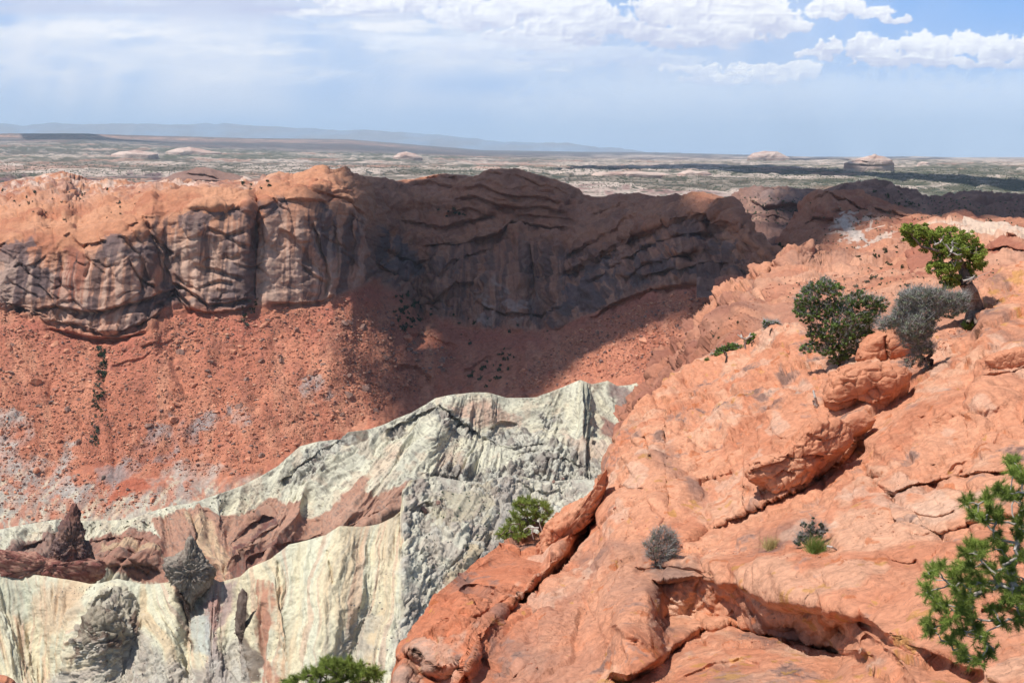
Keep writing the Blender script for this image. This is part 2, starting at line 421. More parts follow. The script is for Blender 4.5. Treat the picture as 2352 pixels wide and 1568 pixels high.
    col = cumulus(col, [(1620, 165, 36, 24), (1690, 160, 28, 20), (1735, 165, 30, 24), (1780, 172, 50, 22), (1840, 162, 60, 26), (1660, 185, 90, 16), (1560, 160, 50, 14)], 196, 45, amt=0.85, shade=(204, 214, 238))
    col = cumulus(col, [(1350, 128, 260, 26), (1150, 110, 220, 34), (1530, 140, 120, 18), (960, 100, 160, 20)], 176, 53, amt=0.55, bright=(233, 238, 248), shade=(200, 210, 235))
    o = mesh_from('sky', p, grid_faces(p.shape[0], p.shape[1]), None, col, smooth=True)
    m = bpy.data.materials.new('sky_glow'); m.use_nodes = True; N = m.node_tree.nodes; L = m.node_tree.links; N.clear()
    at = N.new('ShaderNodeAttribute'); at.attribute_name = 'Col'; em = N.new('ShaderNodeEmission'); out = N.new('ShaderNodeOutputMaterial')
    em.inputs['Strength'].default_value = SKY_GAIN
    L.new(at.outputs['Color'], em.inputs['Color']); L.new(em.outputs[0], out.inputs['Surface'])
    o.data.materials.append(m); o['kind'] = 'structure'
SKY_GAIN = 0.98
make_sky()

# ------------------------------------------------------------------ distant mountains
def mountains():
    sky = [(-600, 300), (-100, 290), (0, 287), (60, 288), (130, 284), (220, 286), (300, 283), (380, 287), (470, 285), (560, 289), (640, 293), (720, 299), (800, 301), (860, 300), (930, 306), (1010, 311), (1100, 322), (1150, 325), (1240, 330), (1300, 329), (1380, 338), (1450, 345), (1520, 352), (1700, 362), (2500, 366)]
    xs = np.linspace(-500, 1800, 900); y0 = interp(sky, xs, 1)
    s = Sheet(-500, 1800, 900, [[(x, y + 25, 50000) for x, y in sky], [(x, y, 46000) for x, y in sky], [(x, y + 18, 44500) for x, y in sky], [(x, 372, 43000) for x, y in sky]], [4, 12, 20])
    s.py = s.py + (2.2 * fbm(s.px / 28, s.T * 1.5, o=4)) * np.exp(-((s.T - 1) / 0.7) ** 2)
    s.upd()
    s.push(120 * ridged(s.p[..., 0] / 2200, s.p[..., 2] / 900, o=4))
    s.col[:] = A(134, 148, 168); s.paint(0.5 + 0.7 * fbm(s.px / 60, s.py / 10, o=4), A(140, 134, 136))  # rock colour lightened and blued: part of the distance haze is painted in
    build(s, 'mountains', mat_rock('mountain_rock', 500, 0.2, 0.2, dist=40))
mountains()

# ------------------------------------------------------------------ the plain beyond the rim
MR_PLAIN = mat_rock('plain_soil', 40.0, 0.3, 0.18, dist=1.5, dots=((13.0, 0.38, 1.05, A(78, 88, 72)), (34.0, 0.34, 0.95, A(66, 78, 62)), (80.0, 0.30, 0.8, A(76, 84, 74))))
def plain():
    hz = [(-500, 303), (0, 307), (200, 308), (330, 312), (560, 318), (800, 320), (870, 326), (960, 334), (1100, 345), (1300, 348), (1490, 351), (1560, 352), (1750, 357), (1850, 360), (2000, 361), (2100, 359), (2200, 362), (2352, 361), (2900, 361)]
    def R(f, d): return [(x, f(x, y), d(x)) for x, y in hz]
    lt = lambda x: float(np.clip((1500 - x) / 1300, 0, 1))
    rows = [
        R(lambda x, y: y + 30, lambda x: 15000 + 18000 * (1 - lt(x))),
        R(lambda x, y: y, lambda x: 13500 + 16000 * (1 - lt(x))),
        R(lambda x, y: y + 9 * lt(x) + 1.2, lambda x: 13000 + 11000 * (1 - lt(x))),
        R(lambda x, y: 350 * lt(x) + 366 * (1 - lt(x)) if lt(x) > 0 else 366, lambda x: 8200 + 4800 * (1 - lt(x))),
        R(lambda x, y: 372 + 6 * (1 - lt(x)), lambda x: 5200 + 2600 * (1 - lt(x))),
        R(lambda x, y: 400, lambda x: 3300 + 1100 * (1 - lt(x))),
        R(lambda x, y: 440, lambda x: 2500 + 200 * (1 - lt(x))),
        R(lambda x, y: 560, lambda x: 1900),
    ]
    s = Sheet(-500, 2900, 1300, rows, [3, 14, 34, 30, 50, 60, 20])
    x, y = s.p[..., 0], s.p[..., 1]
    n1 = fbm(x / 900, y / 900, o=5); n2 = fbm(x / 260 + 5, y / 260, o=5); n3 = fbm(x / 1500 + 20, y / 2600, o=4)
    # low benches of pale rock
    tr = n1 * 3 + n3 * 2; bench = (tr - np.floor(tr)); bench = sstep(0.0, 0.12, bench) * (1 - bench)
    z = 12 * bench * sstep(2000, 3000, y) + 9 * n2 * sstep(1800, 4000, y) + 20 * n3 * sstep(3500, 8000, y)
    far = sstep(9000, 14000, y)
    s.p[..., 2] += z * (1 - 0.7 * far)
    s.col[:] = A(106, 96, 82)
    s.paint(sstep(-0.3, 0.5, n3), A(100, 98, 78))
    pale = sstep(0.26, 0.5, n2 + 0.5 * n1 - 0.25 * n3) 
    edge = sstep(0.55, 0.95, bench)
    s.paint(pale * 0.7, A(226, 202, 186))
    s.paint(edge * 0.4, A(232, 210, 194))
    s.paint(sstep(0.3, 0.55, fbm(x / 400 + 60, y / 700 + 8, o=4)) * 0.6, A(190, 140, 118))
    # far foreland and mesa
    lt_ = np.clip((1500 - s.px) / 1300, 0, 1)
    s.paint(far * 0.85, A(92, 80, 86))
    cap = np.exp(-((s.py - (interp(hz, s.px.ravel(), 1).reshape(s.px.shape) + 6)) / 4.5) ** 2) * sstep(1150, 700, s.px)
    s.paint(cap * (0.6 + 0.5 * fbm(s.px / 30, s.py / 2.0, o=4)), A(205, 158, 136))
    pk = sstep(352, 358, s.py) * sstep(385, 370, s.py) * sstep(1000, 1500, s.px)
    s.paint(pk * np.clip(0.45 + 0.9 * fbm(s.px / 46, s.py / 3.2, o=4), 0, 1) * 0.8, A(222, 198, 180))
    # canyon edge just behind the rim, left and centre right
    for pts, c in (([(150, 408), (340, 402), (420, 412), (330, 424), (180, 424)], A(105, 78, 86)), ([(-50, 414), (60, 410), (60, 426), (-50, 428)], A(115, 84, 90)),
                   ([(1220, 425), (1500, 442), (1700, 446), (1700, 456), (1400, 452), (1240, 440)], A(150, 110, 105))):
        s.paint(soft_poly(s.px, s.py, pts, 3, 6, 20, 3) * np.clip(0.5 + 1.2 * fbm(s.px / 60, s.py / 1.8, o=3), 0, 1) * 0.9, c)
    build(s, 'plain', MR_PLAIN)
    return s
S_PLAIN = plain()

# ------------------------------------------------------------------ the crater wall: slickrock domes, cliff and talus
SKYL = [(-200, 430), (0, 428), (44, 414), (80, 408), (113, 401), (143, 397), (160, 405), (191, 418), (230, 419), (267, 419), (342, 424), (420, 425), (496, 424), (547, 421), (581, 416), (632, 408), (677, 408), (711, 392), (752, 388), (790, 392), (808, 401), (876, 410), (910, 417), (938, 415), (986, 406), (1020, 401), (1068, 403), (1088, 406), (1122, 394), (1157, 389), (1184, 390), (1225, 400), (1293, 422), (1328, 435), (1338, 447), (1362, 453), (1430, 449), (1464, 447), (1522, 458), (1548, 462), (1590, 453), (1632, 450), (1657, 451), (1683, 461), (1697, 477), (1712, 506), (1727, 521), (1749, 543), (1778, 568), (1800, 582), (1860, 610)]
def skyD(x): return float(np.interp(x, [-200, 300, 480, 750, 940, 1157, 1340, 1464, 1550, 1632, 1700, 1800, 1860], [1500, 1450, 1330, 1400, 1620, 1520, 1520, 1500, 1330, 1150, 1060, 900, 880]))
MR_CLIFF = mat_rock('cliff_sandstone', 5.0, 0.7, 0.22, dist=0.9)
MR_TALUS = mat_rock('talus_soil', 3.0, 0.9, 0.28, dist=0.8)
def wall():
    crest = [(x, y, skyD(x)) for x, y in SKYL]
    back = [(x, y + 55, skyD(x) * 1.13) for x, y in SKYL]
    brink = [(-200, 565, 968), (0, 560, 966), (85, 548, 966), (126, 566, 962), (150, 553, 964), (178, 560, 962), (219, 548, 962), (273, 528, 966), (308, 516, 975), (330, 490, 990), (350, 478, 1002), (376, 488, 1004), (427, 482, 1008), (496, 475, 1014), (564, 475, 1028), (580, 488, 1042), (589, 497, 1052), (598, 486, 1046), (608, 470, 1042), (649, 456, 1055), (718, 453, 1072), (769, 466, 1100), (804, 470, 1130), (832, 480, 1180), (856, 507, 1250), (917, 525, 1400), (986, 536, 1430), (1088, 534, 1420), (1157, 522, 1420), (1259, 535, 1380), (1310, 555, 1340), (1379, 556, 1260), (1430, 538, 1200), (1498, 511, 1130), (1550, 497, 1090), (1632, 496, 1045), (1700, 520, 985), (1750, 575, 925), (1800, 605, 870), (1860, 620, 850)]
    brink = [(x, y, D + 20 * min(1, max(0, (860 - x) / 60))) for x, y, D in brink]
    base = [(-200, 690, 955), (0, 700, 952), (100, 737, 945), (200, 768, 938), (290, 770, 942), (350, 745, 955), (378, 702, 985), (450, 710, 988), (560, 718, 996), (588, 706, 1016), (612, 698, 1018), (700, 703, 1040), (760, 690, 1060), (810, 664, 1100), (850, 645, 1160), (900, 665, 1240), (960, 722, 1300), (1050, 745, 1260), (1150, 765, 1210), (1280, 757, 1170), (1350, 722, 1130), (1490, 664, 1040), (1640, 645, 970), (1720, 640, 920), (1800, 640, 850), (1860, 650, 830)]
    mid = [(-200, 910, 858), (0, 915, 856), (300, 920, 860), (600, 900, 890), (760, 870, 940), (850, 855, 1000), (950, 880, 1050), (1100, 850, 1060), (1300, 820, 1020), (1500, 780, 940), (1640, 740, 880), (1800, 700, 820), (1860, 700, 810)]
    bot = [(-200, 1140, 785), (0, 1135, 785), (300, 1125, 788), (500, 1085, 800), (640, 1070, 815), (850, 1010, 880), (1000, 960, 960), (1300, 930, 910), (1500, 920, 850), (1640, 850, 810), (1800, 800, 770), (1860, 800, 760)]
    low = [(x, y + 150, D - 62) for x, y, D in bot]
    s = Sheet(-200, 1860, 1000, [back, crest, brink, base, mid, bot, low], [5, 82, 118, 112, 112, 36], xw=9)
    T, px, py = s.T, s.px, s.py
    rC = sstep(0.9, 1.3, T) * sstep(3.1, 2.9, T)              # rock part
    rT = sstep(2.95, 3.1, T)                                  # talus part
    rBr = sstep(1.7, 2.05, T) * sstep(3.08, 2.95, T)          # cliff face only
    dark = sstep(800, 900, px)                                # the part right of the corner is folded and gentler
    # --- broad forms
    s.dD += -30 * ridged(px / 170, T * 0.8 + 3, o=3) * rBr * (0.25 + 0.55 * dark)
    s.bump(1157, 440, 110, 50, 60); s.bump(770, 420, 70, 26, 50); s.bump(940, 455, 60, 26, 40); s.bump(430, 455, 90, 18, 35)
    s.bump(970, 820, 80, 62, 34); s.bump(1010, 640, 40, 90, 45); s.bump(1150, 650, 70, 60, 25); s.bump(880, 560, 24, 80, -45)
    s.bump(1240, 660, 25, 90, -30); s.bump(330, 775, 50, 36, 10)
    s.bump(120, 430, 70, 16, 30)
    # --- ledges and cracks copied from the photograph
    W = [([(330, 530), (360, 545), (380, 562), (404, 583)], 7, 10), ([(82, 517), (105, 530), (130, 537)], 6, 5), ([(137, 546), (161, 541), (191, 561), (225, 551), (253, 554)], 7, 6),
         ([(65, 708), (137, 701), (191, 712), (239, 710), (290, 698), (342, 684), (369, 660)], 9, 8), ([(0, 690), (40, 702), (90, 722), (116, 736), (171, 741), (219, 758), (270, 762), (335, 738), (376, 708)], 10, 9),
         ([(100, 748), (150, 760), (215, 774), (290, 776), (345, 756)], 9, 6), ([(373, 674), (403, 660), (420, 681), (455, 716)], 8, 6), ([(393, 643), (444, 671), (478, 698), (530, 693), (578, 681)], 8, 8),
         ([(380, 690), (400, 672), (430, 706), (470, 716), (540, 712), (590, 700)], 7, 6), ([(610, 692), (680, 696), (740, 686), (770, 672)], 7, 6),
         ([(430, 478), (500, 473), (564, 474)], 8, 16), ([(612, 466), (660, 455), (720, 455), (765, 470)], 7, 12),
         ([(340, 500), (352, 540), (370, 590), (398, 640)], 4, 6), ([(273, 530), (300, 560), (330, 600), (350, 650)], 6, 8), ([(470, 520), (520, 540), (560, 530)], 4, 6), ([(440, 600), (500, 618), (560, 640)], 4, 6),
         ([(450, 660), (500, 640), (540, 650)], 4, 6), ([(640, 520), (680, 545), (720, 600)], 4, 8), ([(30, 612), (45, 602), (68, 612), (80, 630)], 3, 5), ([(140, 560), (150, 620), (150, 660)], 4, 6),
         ([(200, 550), (215, 600), (205, 650)], 4, 6), ([(700, 430), (760, 445), (820, 470), (850, 500)], 8, 8), ([(650, 418), (700, 400), (750, 394), (800, 404)], 10, 6), ([(690, 425), (740, 412), (800, 420), (850, 440)], 8, 5),
         ([(900, 511), (938, 505), (1013, 514), (1088, 507), (1143, 487)], 10, 7), ([(952, 572), (986, 562), (1071, 555), (1143, 535), (1177, 507), (1242, 517), (1328, 523)], 13, 9),
         ([(856, 596), (900, 623), (962, 661)], 16, 14), ([(870, 560), (920, 590), (960, 600), (1010, 590)], 8, 9), ([(1266, 640), (1310, 617), (1379, 582), (1447, 538), (1550, 500), (1620, 490), (1690, 510)], 20, 26),
         ([(1341, 740), (1413, 692), (1498, 661), (1550, 654), (1640, 642)], 14, 12), ([(1427, 644), (1481, 606), (1550, 589), (1620, 570)], 10, 9), ([(1330, 660), (1400, 618), (1480, 566), (1560, 540), (1640, 530)], 9, 9), ([(1450, 640), (1530, 618), (1620, 606), (1690, 600)], 8, 8),
         ([(1290, 590), (1330, 570), (1380, 540), (1440, 505), (1500, 480)], 12, 9), ([(1350, 500), (1400, 480), (1460, 470), (1530, 474)], 10, 7),
         ([(1060, 440), (1110, 430), (1170, 446), (1230, 450), (1300, 470)], 7, 6), ([(1040, 460), (1100, 452), (1160, 475), (1240, 474), (1320, 495)], 8, 6), ([(1100, 410), (1150, 402), (1200, 412), (1270, 432), (1320, 455)], 6, 5),
         ([(1080, 424), (1120, 418), (1160, 428), (1220, 428), (1290, 450)], 5, 5), ([(1020, 490), (1090, 478), (1130, 498)], 7, 6), ([(1180, 490), (1240, 496), (1330, 508)], 7, 6),
         ([(1220, 560), (1225, 600), (1230, 640), (1222, 700)], 10, 7), ([(1000, 640), (1030, 600), (1060, 590), (1120, 560)], 9, 9), ([(930, 770), (970, 768), (1010, 780), (1060, 800)], 10, 14),
         ([(950, 700), (1000, 690), (1040, 650), (1090, 640)], 9, 9), ([(1100, 700), (1160, 720), (1230, 722), (1300, 700)], 7, 7), ([(1060, 850), (1120, 820), (1160, 800)], 7, 9), ([(905, 850), (930, 830), (960, 840), (1000, 870)], 9, 12),
         ([(380, 440), (440, 436), (500, 446), (560, 468)], 5, 4), ([(0, 470), (60, 466), (130, 474), (210, 470), (280, 480)], 7, 4), ([(40, 440), (120, 436), (200, 450), (260, 446)], 7, 4), ([(60, 500), (130, 494), (200, 505), (290, 498)], 6, 4),
         ([(180, 432), (240, 440), (300, 455), (330, 452)], 7, 4), ([(960, 412), (1010, 408), (1060, 414)], 9, 4), ([(930, 432), (990, 424), (1050, 430)], 8, 4), ([(320, 800), (340, 790), (370, 786), (400, 775)], 3, 6),
         ([(520, 820), (560, 808), (600, 812)], 2, 5), ([(250, 840), (290, 830), (330, 822), (350, 808)], 3, 6)]
    for pts, d, f in W: s.step(pts, d * (1.1 if pts[0][0] < 850 else 1.6), f * (1 if pts[0][0] < 850 else 1.3), edge=2.5 + f * .5, lip=d * 0.2)
    for pts, d, f in (([(588, 480), (590, 560), (586, 640), (582, 700)], 5, 3), ([(576, 530), (588, 606), (583, 690)], 4, 4), ([(718, 500), (735, 555), (750, 600), (760, 640), (752, 690)], 10, 9), ([(800, 480), (810, 560), (806, 640)], 8, 12), ([(760, 500), (778, 560), (775, 640)], 7, 8), ([(345, 500), (350, 560), (372, 620), (380, 660)], 6, 6)):
        s.step(pts, d, f, edge=2.5)
    rr = random.Random(3)
    for k in range(230):     # smaller bedding ledges following the sweep of the beds
        x = rr.uniform(-60, 1780); t = rr.uniform(1.05, 2.95)
        i = int(np.clip((x + 200) / 2060 * 999, 0, 999)); j = int(np.argmin(np.abs(s.ts - t))); y = py[j, i]
        ln = rr.uniform(25, 95); sl = (0.25 if x < 850 else -0.35 if x > 1250 else 0.1) + rr.uniform(-0.35, 0.35)
        sl += 0.5 * math.sin(x / 130.0)
        if t > 2 and x < 850: sl += rr.uniform(-1.0, 1.0)
        q = [(x + ln * u, y + sl * ln * u + 7 * math.sin(u * 5 + k)) for u in (-.5, -.25, 0, .25, .5)]
        s.step(q, rr.uniform(1.5, 5.5), rr.uniform(3, 9), edge=rr.uniform(2, 5), taper=.3)
    s.upd()
    X, Y, Z = s.p[..., 0], s.p[..., 1], s.p[..., 2]
    # --- finer relief
    f1, e1, id1 = cell(X / 42, Y / 60, Z / 42)
    n = fbm(X / 50, Y / 50, Z / 38, o=5)
    blocky = (e1 < 0.10)
    am = 5.0 * n * rC + 2.2 * id1 * rBr * (1 - 0.5 * dark) + 3.0 * ridged(X / 30, Y / 30, Z / 14, o=4) * rC * (0.35 + 0.65 * dark)
    q = (Z + 9 * fbm(X / 120, Y / 120, o=3)) / 8.0 + 0.9 * fbm(X / 60 + 9, Y / 60, Z / 60, o=3)
    tr = q - np.floor(q)
    am += 2.3 * (sstep(0, 0.25, tr) * (1 - tr)) * rC * (1 - 0.75 * rBr)
    f5, e5, id5 = cell(X / 46 + .3 * fbm(X / 40, Z / 40, o=2), Y / 90, Z / 70); f6, e6, id6 = cell((X + .4 * Z) / 19, Y / 40, Z / 24)
    am += (1.8 * id5 + .9 * id6 - .8 * sstep(.12, 0, e5)) * rBr * (1 + .6 * dark) + 3.6 * crag(X / 34, Y / 50, Z / 26, 5) * rC * (.7 - .38 * rBr * (1 - dark) + .9 * dark * rBr + .2 * dark) + 3.0 * crag((X + Y * .3) / 60, Y / 60, (Z - .3 * X) / 12, 4) * rC * (1 - rBr) * (1 - .6 * dark)
    low_slab = sstep(640, 300, px) * sstep(2.78, 2.92, T) * sstep(3.12, 3.0, T)
    am += (4.5 * crag(X / 30, Y / 30, Z / 10, 4) + 2 * id6) * low_slab
    left = sstep(360, 180, px) * sstep(1.95, 1.5, T) + sstep(640, 400, np.abs(px - 600) + 300) * sstep(1.4, 1.1, T)
    f3, e3, id3 = cell(X / 15, Y / 24, Z / 9)
    am += (3.6 * id3 + 2.4 * sstep(0.0, 0.3, e3)) * (0.25 + 0.75 * np.clip(left, 0, 1)) * rC * (1 - rBr)
    am += (3.4 * fbm(X / 60, Y / 60, o=4) + 1.6 * crag(X / 22, Y / 34, Z / 22, 5) + 2.2 * crag(X / 14, Y / 20, Z / 14, 4) * dark) * rT
    chute = np.abs(np.sin(px / 74 + 3.2 * fbm(px / 160, py / 260, o=3)))
    am += (-4.5 * (1 - chute) * (.4 + .8 * sstep(-.3, .4, fbm(px / 90 + 7, py / 140, o=3)))) * rT * sstep(1.0, 0.6, np.abs(T - 4.1))
    f2_, e2, id2 = cell(X / 6.5, Y / 9.0, Z / 6.5)
    dens = sstep(-0.35, 0.45, fbm(X / 45 + 3, Y / 45, o=3))
    am += (0.9 * np.clip(0.55 - f2_, 0, 1) * 2.0 * (id2 > 0.1) * dens) * rT
    s.push(am * sstep(0.85, 1.02, T))
    # --- colour of the rock itself
    s.col[:] = A(208, 140, 101)
    warm = fbm(X / 70, Y / 70, Z / 30, o=5)
    s.paint(sstep(-0.2, 0.5, warm) * 0.7, A(222, 158, 118))
    s.paint(sstep(0.1, 0.6, fbm(X / 35 + 50, Y / 35, Z / 12, o=5)) * 0.6, A(186, 112, 80))
    far_l = sstep(1.7, 1.15, T) * sstep(700, 560, px)
    s.paint(far_l * sstep(-0.1, 0.4, fbm(X / 22 + 9, Y / 30, Z / 6, o=4)) * 0.65, A(226, 186, 166)); s.paint(far_l * sstep(0.25, 0.4, fbm(X / 12 + 19, Y / 18, Z / 4, o=4)) * 0.6, A(240, 222, 206)); s.paint(far_l * sstep(0.2, 0.4, fbm(X / 9 + 49, Y / 14, Z / 3, o=4)) * 0.6, A(120, 80, 72))
    s.paint(far_l * sstep(0.15, 0.45, fbm(X / 30, Y / 30 + 9, Z / 6, o=4)) * 0.6, A(160, 98, 82))
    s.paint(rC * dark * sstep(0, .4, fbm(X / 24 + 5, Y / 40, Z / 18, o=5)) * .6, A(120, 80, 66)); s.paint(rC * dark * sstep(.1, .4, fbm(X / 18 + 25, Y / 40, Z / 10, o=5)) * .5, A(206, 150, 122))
    # cliff face: duller, streaked by water
    face = rBr * sstep(0.0, 0.5, (T - 2.0) + 0.22 * fbm(X / 40, Z / 20, o=4))
    s.paint(face * 0.85 * (1 - .35 * dark), A(200, 148, 122))
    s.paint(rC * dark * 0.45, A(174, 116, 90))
    strk = fbm(X / 3.2, Z / 70, o=4, gain=0.6); strk2 = fbm(X / 11, Z / 45 + 8, o=4)
    pale = [(395, 560), (430, 540), (500, 560), (570, 590), (580, 650), (560, 690), (480, 690), (420, 640), (370, 620), (330, 560), (345, 540)]
    pale2 = [(600, 600), (640, 560), (700, 590), (750, 620), (750, 680), (690, 694), (610, 690)]
    s.paint(soft_poly(px, py, pale, 12, 14, 25, 1) * (0.6 + 0.5 * strk) * rC, A(226, 186, 160))
    s.paint(soft_poly(px, py, pale2, 10, 12, 25, 2) * (0.7 + 0.5 * strk) * rC, A(222, 178, 152))
    s.paint(face * sstep(0.1, 0.55, strk) * 0.5, A(126, 90, 80))
    s.paint(face * sstep(0.15, 0.55, -strk) * 0.45, A(206, 160, 132))
    # dark desert varnish: sharp edged patches
    v = fbm(X / 26 + 3, Y / 60, Z / 22 + 7, o=5, gain=0.6) + 0.35 * strk2
    VP = [[(-60, 560), (85, 548), (125, 572), (145, 610), (150, 625), (118, 660), (110, 690), (-60, 690)], [(240, 540), (300, 520), (345, 570), (360, 650), (330, 680), (290, 680), (240, 630)], [(420, 485), (570, 478), (580, 520), (560, 560), (420, 540), (400, 510)],
          [(500, 600), (580, 620), (570, 680), (520, 670)], [(605, 470), (650, 460), (650, 560), (610, 560)], [(380, 655), (410, 655), (470, 700), (430, 715)], [(650, 460), (760, 470), (790, 600), (760, 640), (700, 540)],
          [(870, 520), (940, 560), (990, 640), (900, 650), (860, 600)], [(1290, 640), (1400, 600), (1560, 540), (1700, 560), (1640, 630), (1450, 660), (1320, 730), (1260, 700)]]
    for k, pp in enumerate(VP):
        s.paint(soft_poly(px, py, pp, 5, 16, 22, k) * sstep(-0.12, 0.06, v) * rC * 0.8, A(122, 104, 104))
    s.paint(face * sstep(0.36, 0.46, v) * 0.7, A(120, 98, 96))
    s.paint(soft_poly(px, py, [(150, 560), (180, 562), (200, 600), (205, 650), (185, 690), (125, 690), (125, 650), (150, 620)], 5, 10, 20, 5) * 0.8 * rC, A(164, 96, 74))
    s.paint(np.exp(-((px - 590) / 7) ** 2) * rC * sstep(480, 500, py) * 0.8, A(200, 132, 98))
    st3 = fbm(X / 5.0 + 31, Z / 110, o=3) + .4 * fbm(X / 14, Z / 60, o=2)
    s.paint(rBr * sstep(2.02, 2.2, T) * sstep(.12, .34, st3) * .75 * (1 - .4 * dark), A(104, 84, 82))
    s.paint(rBr * sstep(2.1, 2.4, T) * sstep(.2, .4, -st3) * .5 * (1 - dark), A(228, 190, 166))
    # pale beds in the shaded bowl
    s.paint(soft_poly(px, py, [(1100, 690), (1180, 660), (1240, 700), (1200, 760), (1100, 760)], 14, 26, 20, 8) * sstep(0.0, 0.4, fbm(px / 16, py / 12, o=4)) * 0.7, A(186, 160, 148))
    # talus
    tal = A(214, 136, 102)
    s.paint(rT, tal)
    s.paint(rT * sstep(-0.2, 0.5, fbm(px / 60, py / 160, o=5)) * 0.7, A(196, 116, 86))
    s.paint(rT * sstep(0.15, 0.5, fbm(px / 34 + 5, py / 120, o=5)) * 0.6, A(226, 156, 120))
    s.paint(rT * sstep(0.25, 0.5, fbm(px / 20 + 5, py / 24, o=5)) * 0.5, A(190, 116, 92))
    s.paint(rT * sstep(3.9, 3.1, T) * (0.3 + 0.5 * fbm(px / 70, py / 40 + 4, o=4)), A(204, 116, 92))
    s.paint(rT * (id2 > 0.1) * (f2_ < 0.5) * dens * 0.45, np.stack(np.broadcast_arrays(*(A(180, 112, 86)[:, None, None] * (0.75 + 0.5 * _val[(np.abs(id2) * 1000).astype(int) & 255][None]))), -1))
    GP = [([(-60, 960), (30, 930), (85, 960), (80, 1010), (60, 1050), (130, 1060), (150, 1000), (165, 1010), (175, 1060), (150, 1100), (230, 1130), (130, 1160), (-60, 1200)], A(196, 192, 182)),
          ([(210, 1130), (230, 1080), (290, 1030), (370, 970), (430, 955), (520, 935), (550, 945), (440, 1010), (400, 1040), (360, 1060), (300, 1100), (260, 1130)], A(164, 152, 148)),
          ([(330, 1120), (400, 1060), (480, 1050), (560, 1100), (640, 1080), (640, 1200), (300, 1200), (280, 1150)], A(200, 186, 172)),
          ([(690, 870), (740, 870), (770, 890), (750, 910), (700, 905)], A(172, 164, 158)),
          ([(-60, 1130), (200, 1150), (640, 1130), (640, 1300), (-60, 1300)], A(210, 204, 184)),
          ([(210, 1000), (235, 1060), (205, 1100), (190, 1050)], A(180, 104, 80)), ([(540, 950), (560, 940), (575, 965), (555, 975)], A(170, 160, 155))]
    for k, (pp, c) in enumerate(GP):
        s.paint(soft_poly(px, py, pp, 7, 22, 22, 30 + k) * rT * .85 * np.clip(0.5 + 0.8 * fbm((px + .7 * py) / 24, (py - .5 * px) / 44 + k, o=5), 0, 1), c)
    for k, (q0, c_) in enumerate((([(-60, 1080), (60, 1090), (180, 1130), (320, 1120), (420, 1090), (520, 1110), (640, 1090), (640, 1240), (-60, 1240)], A(196, 190, 172)),)):
        mm = soft_poly(px, py, q0, 10, 24, 26, 60); st_ = fbm((px + .8 * py) / 9, (py - .6 * px) / 70, o=4)
        s.paint(mm * rT * sstep(.0, .35, st_) * .5, A(160, 152, 144)); s.paint(mm * rT * sstep(.1, .4, -st_) * .6, A(224, 212, 180)); s.paint(mm * rT * sstep(.25, .4, fbm(px / 18 + 7, py / 18, o=4)) * .7, A(206, 130, 100))
    s.paint(rT * soft_poly(px, py, [(280, 1110), (330, 1100), (345, 1125), (290, 1150), (240, 1165)], 4, 8, 14, 4), A(198, 110, 80))
    jb = int(np.argmin(np.abs(s.ts - 3.0)))
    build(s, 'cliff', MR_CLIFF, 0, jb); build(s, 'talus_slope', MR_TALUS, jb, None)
    return s
S_WALL = wall()

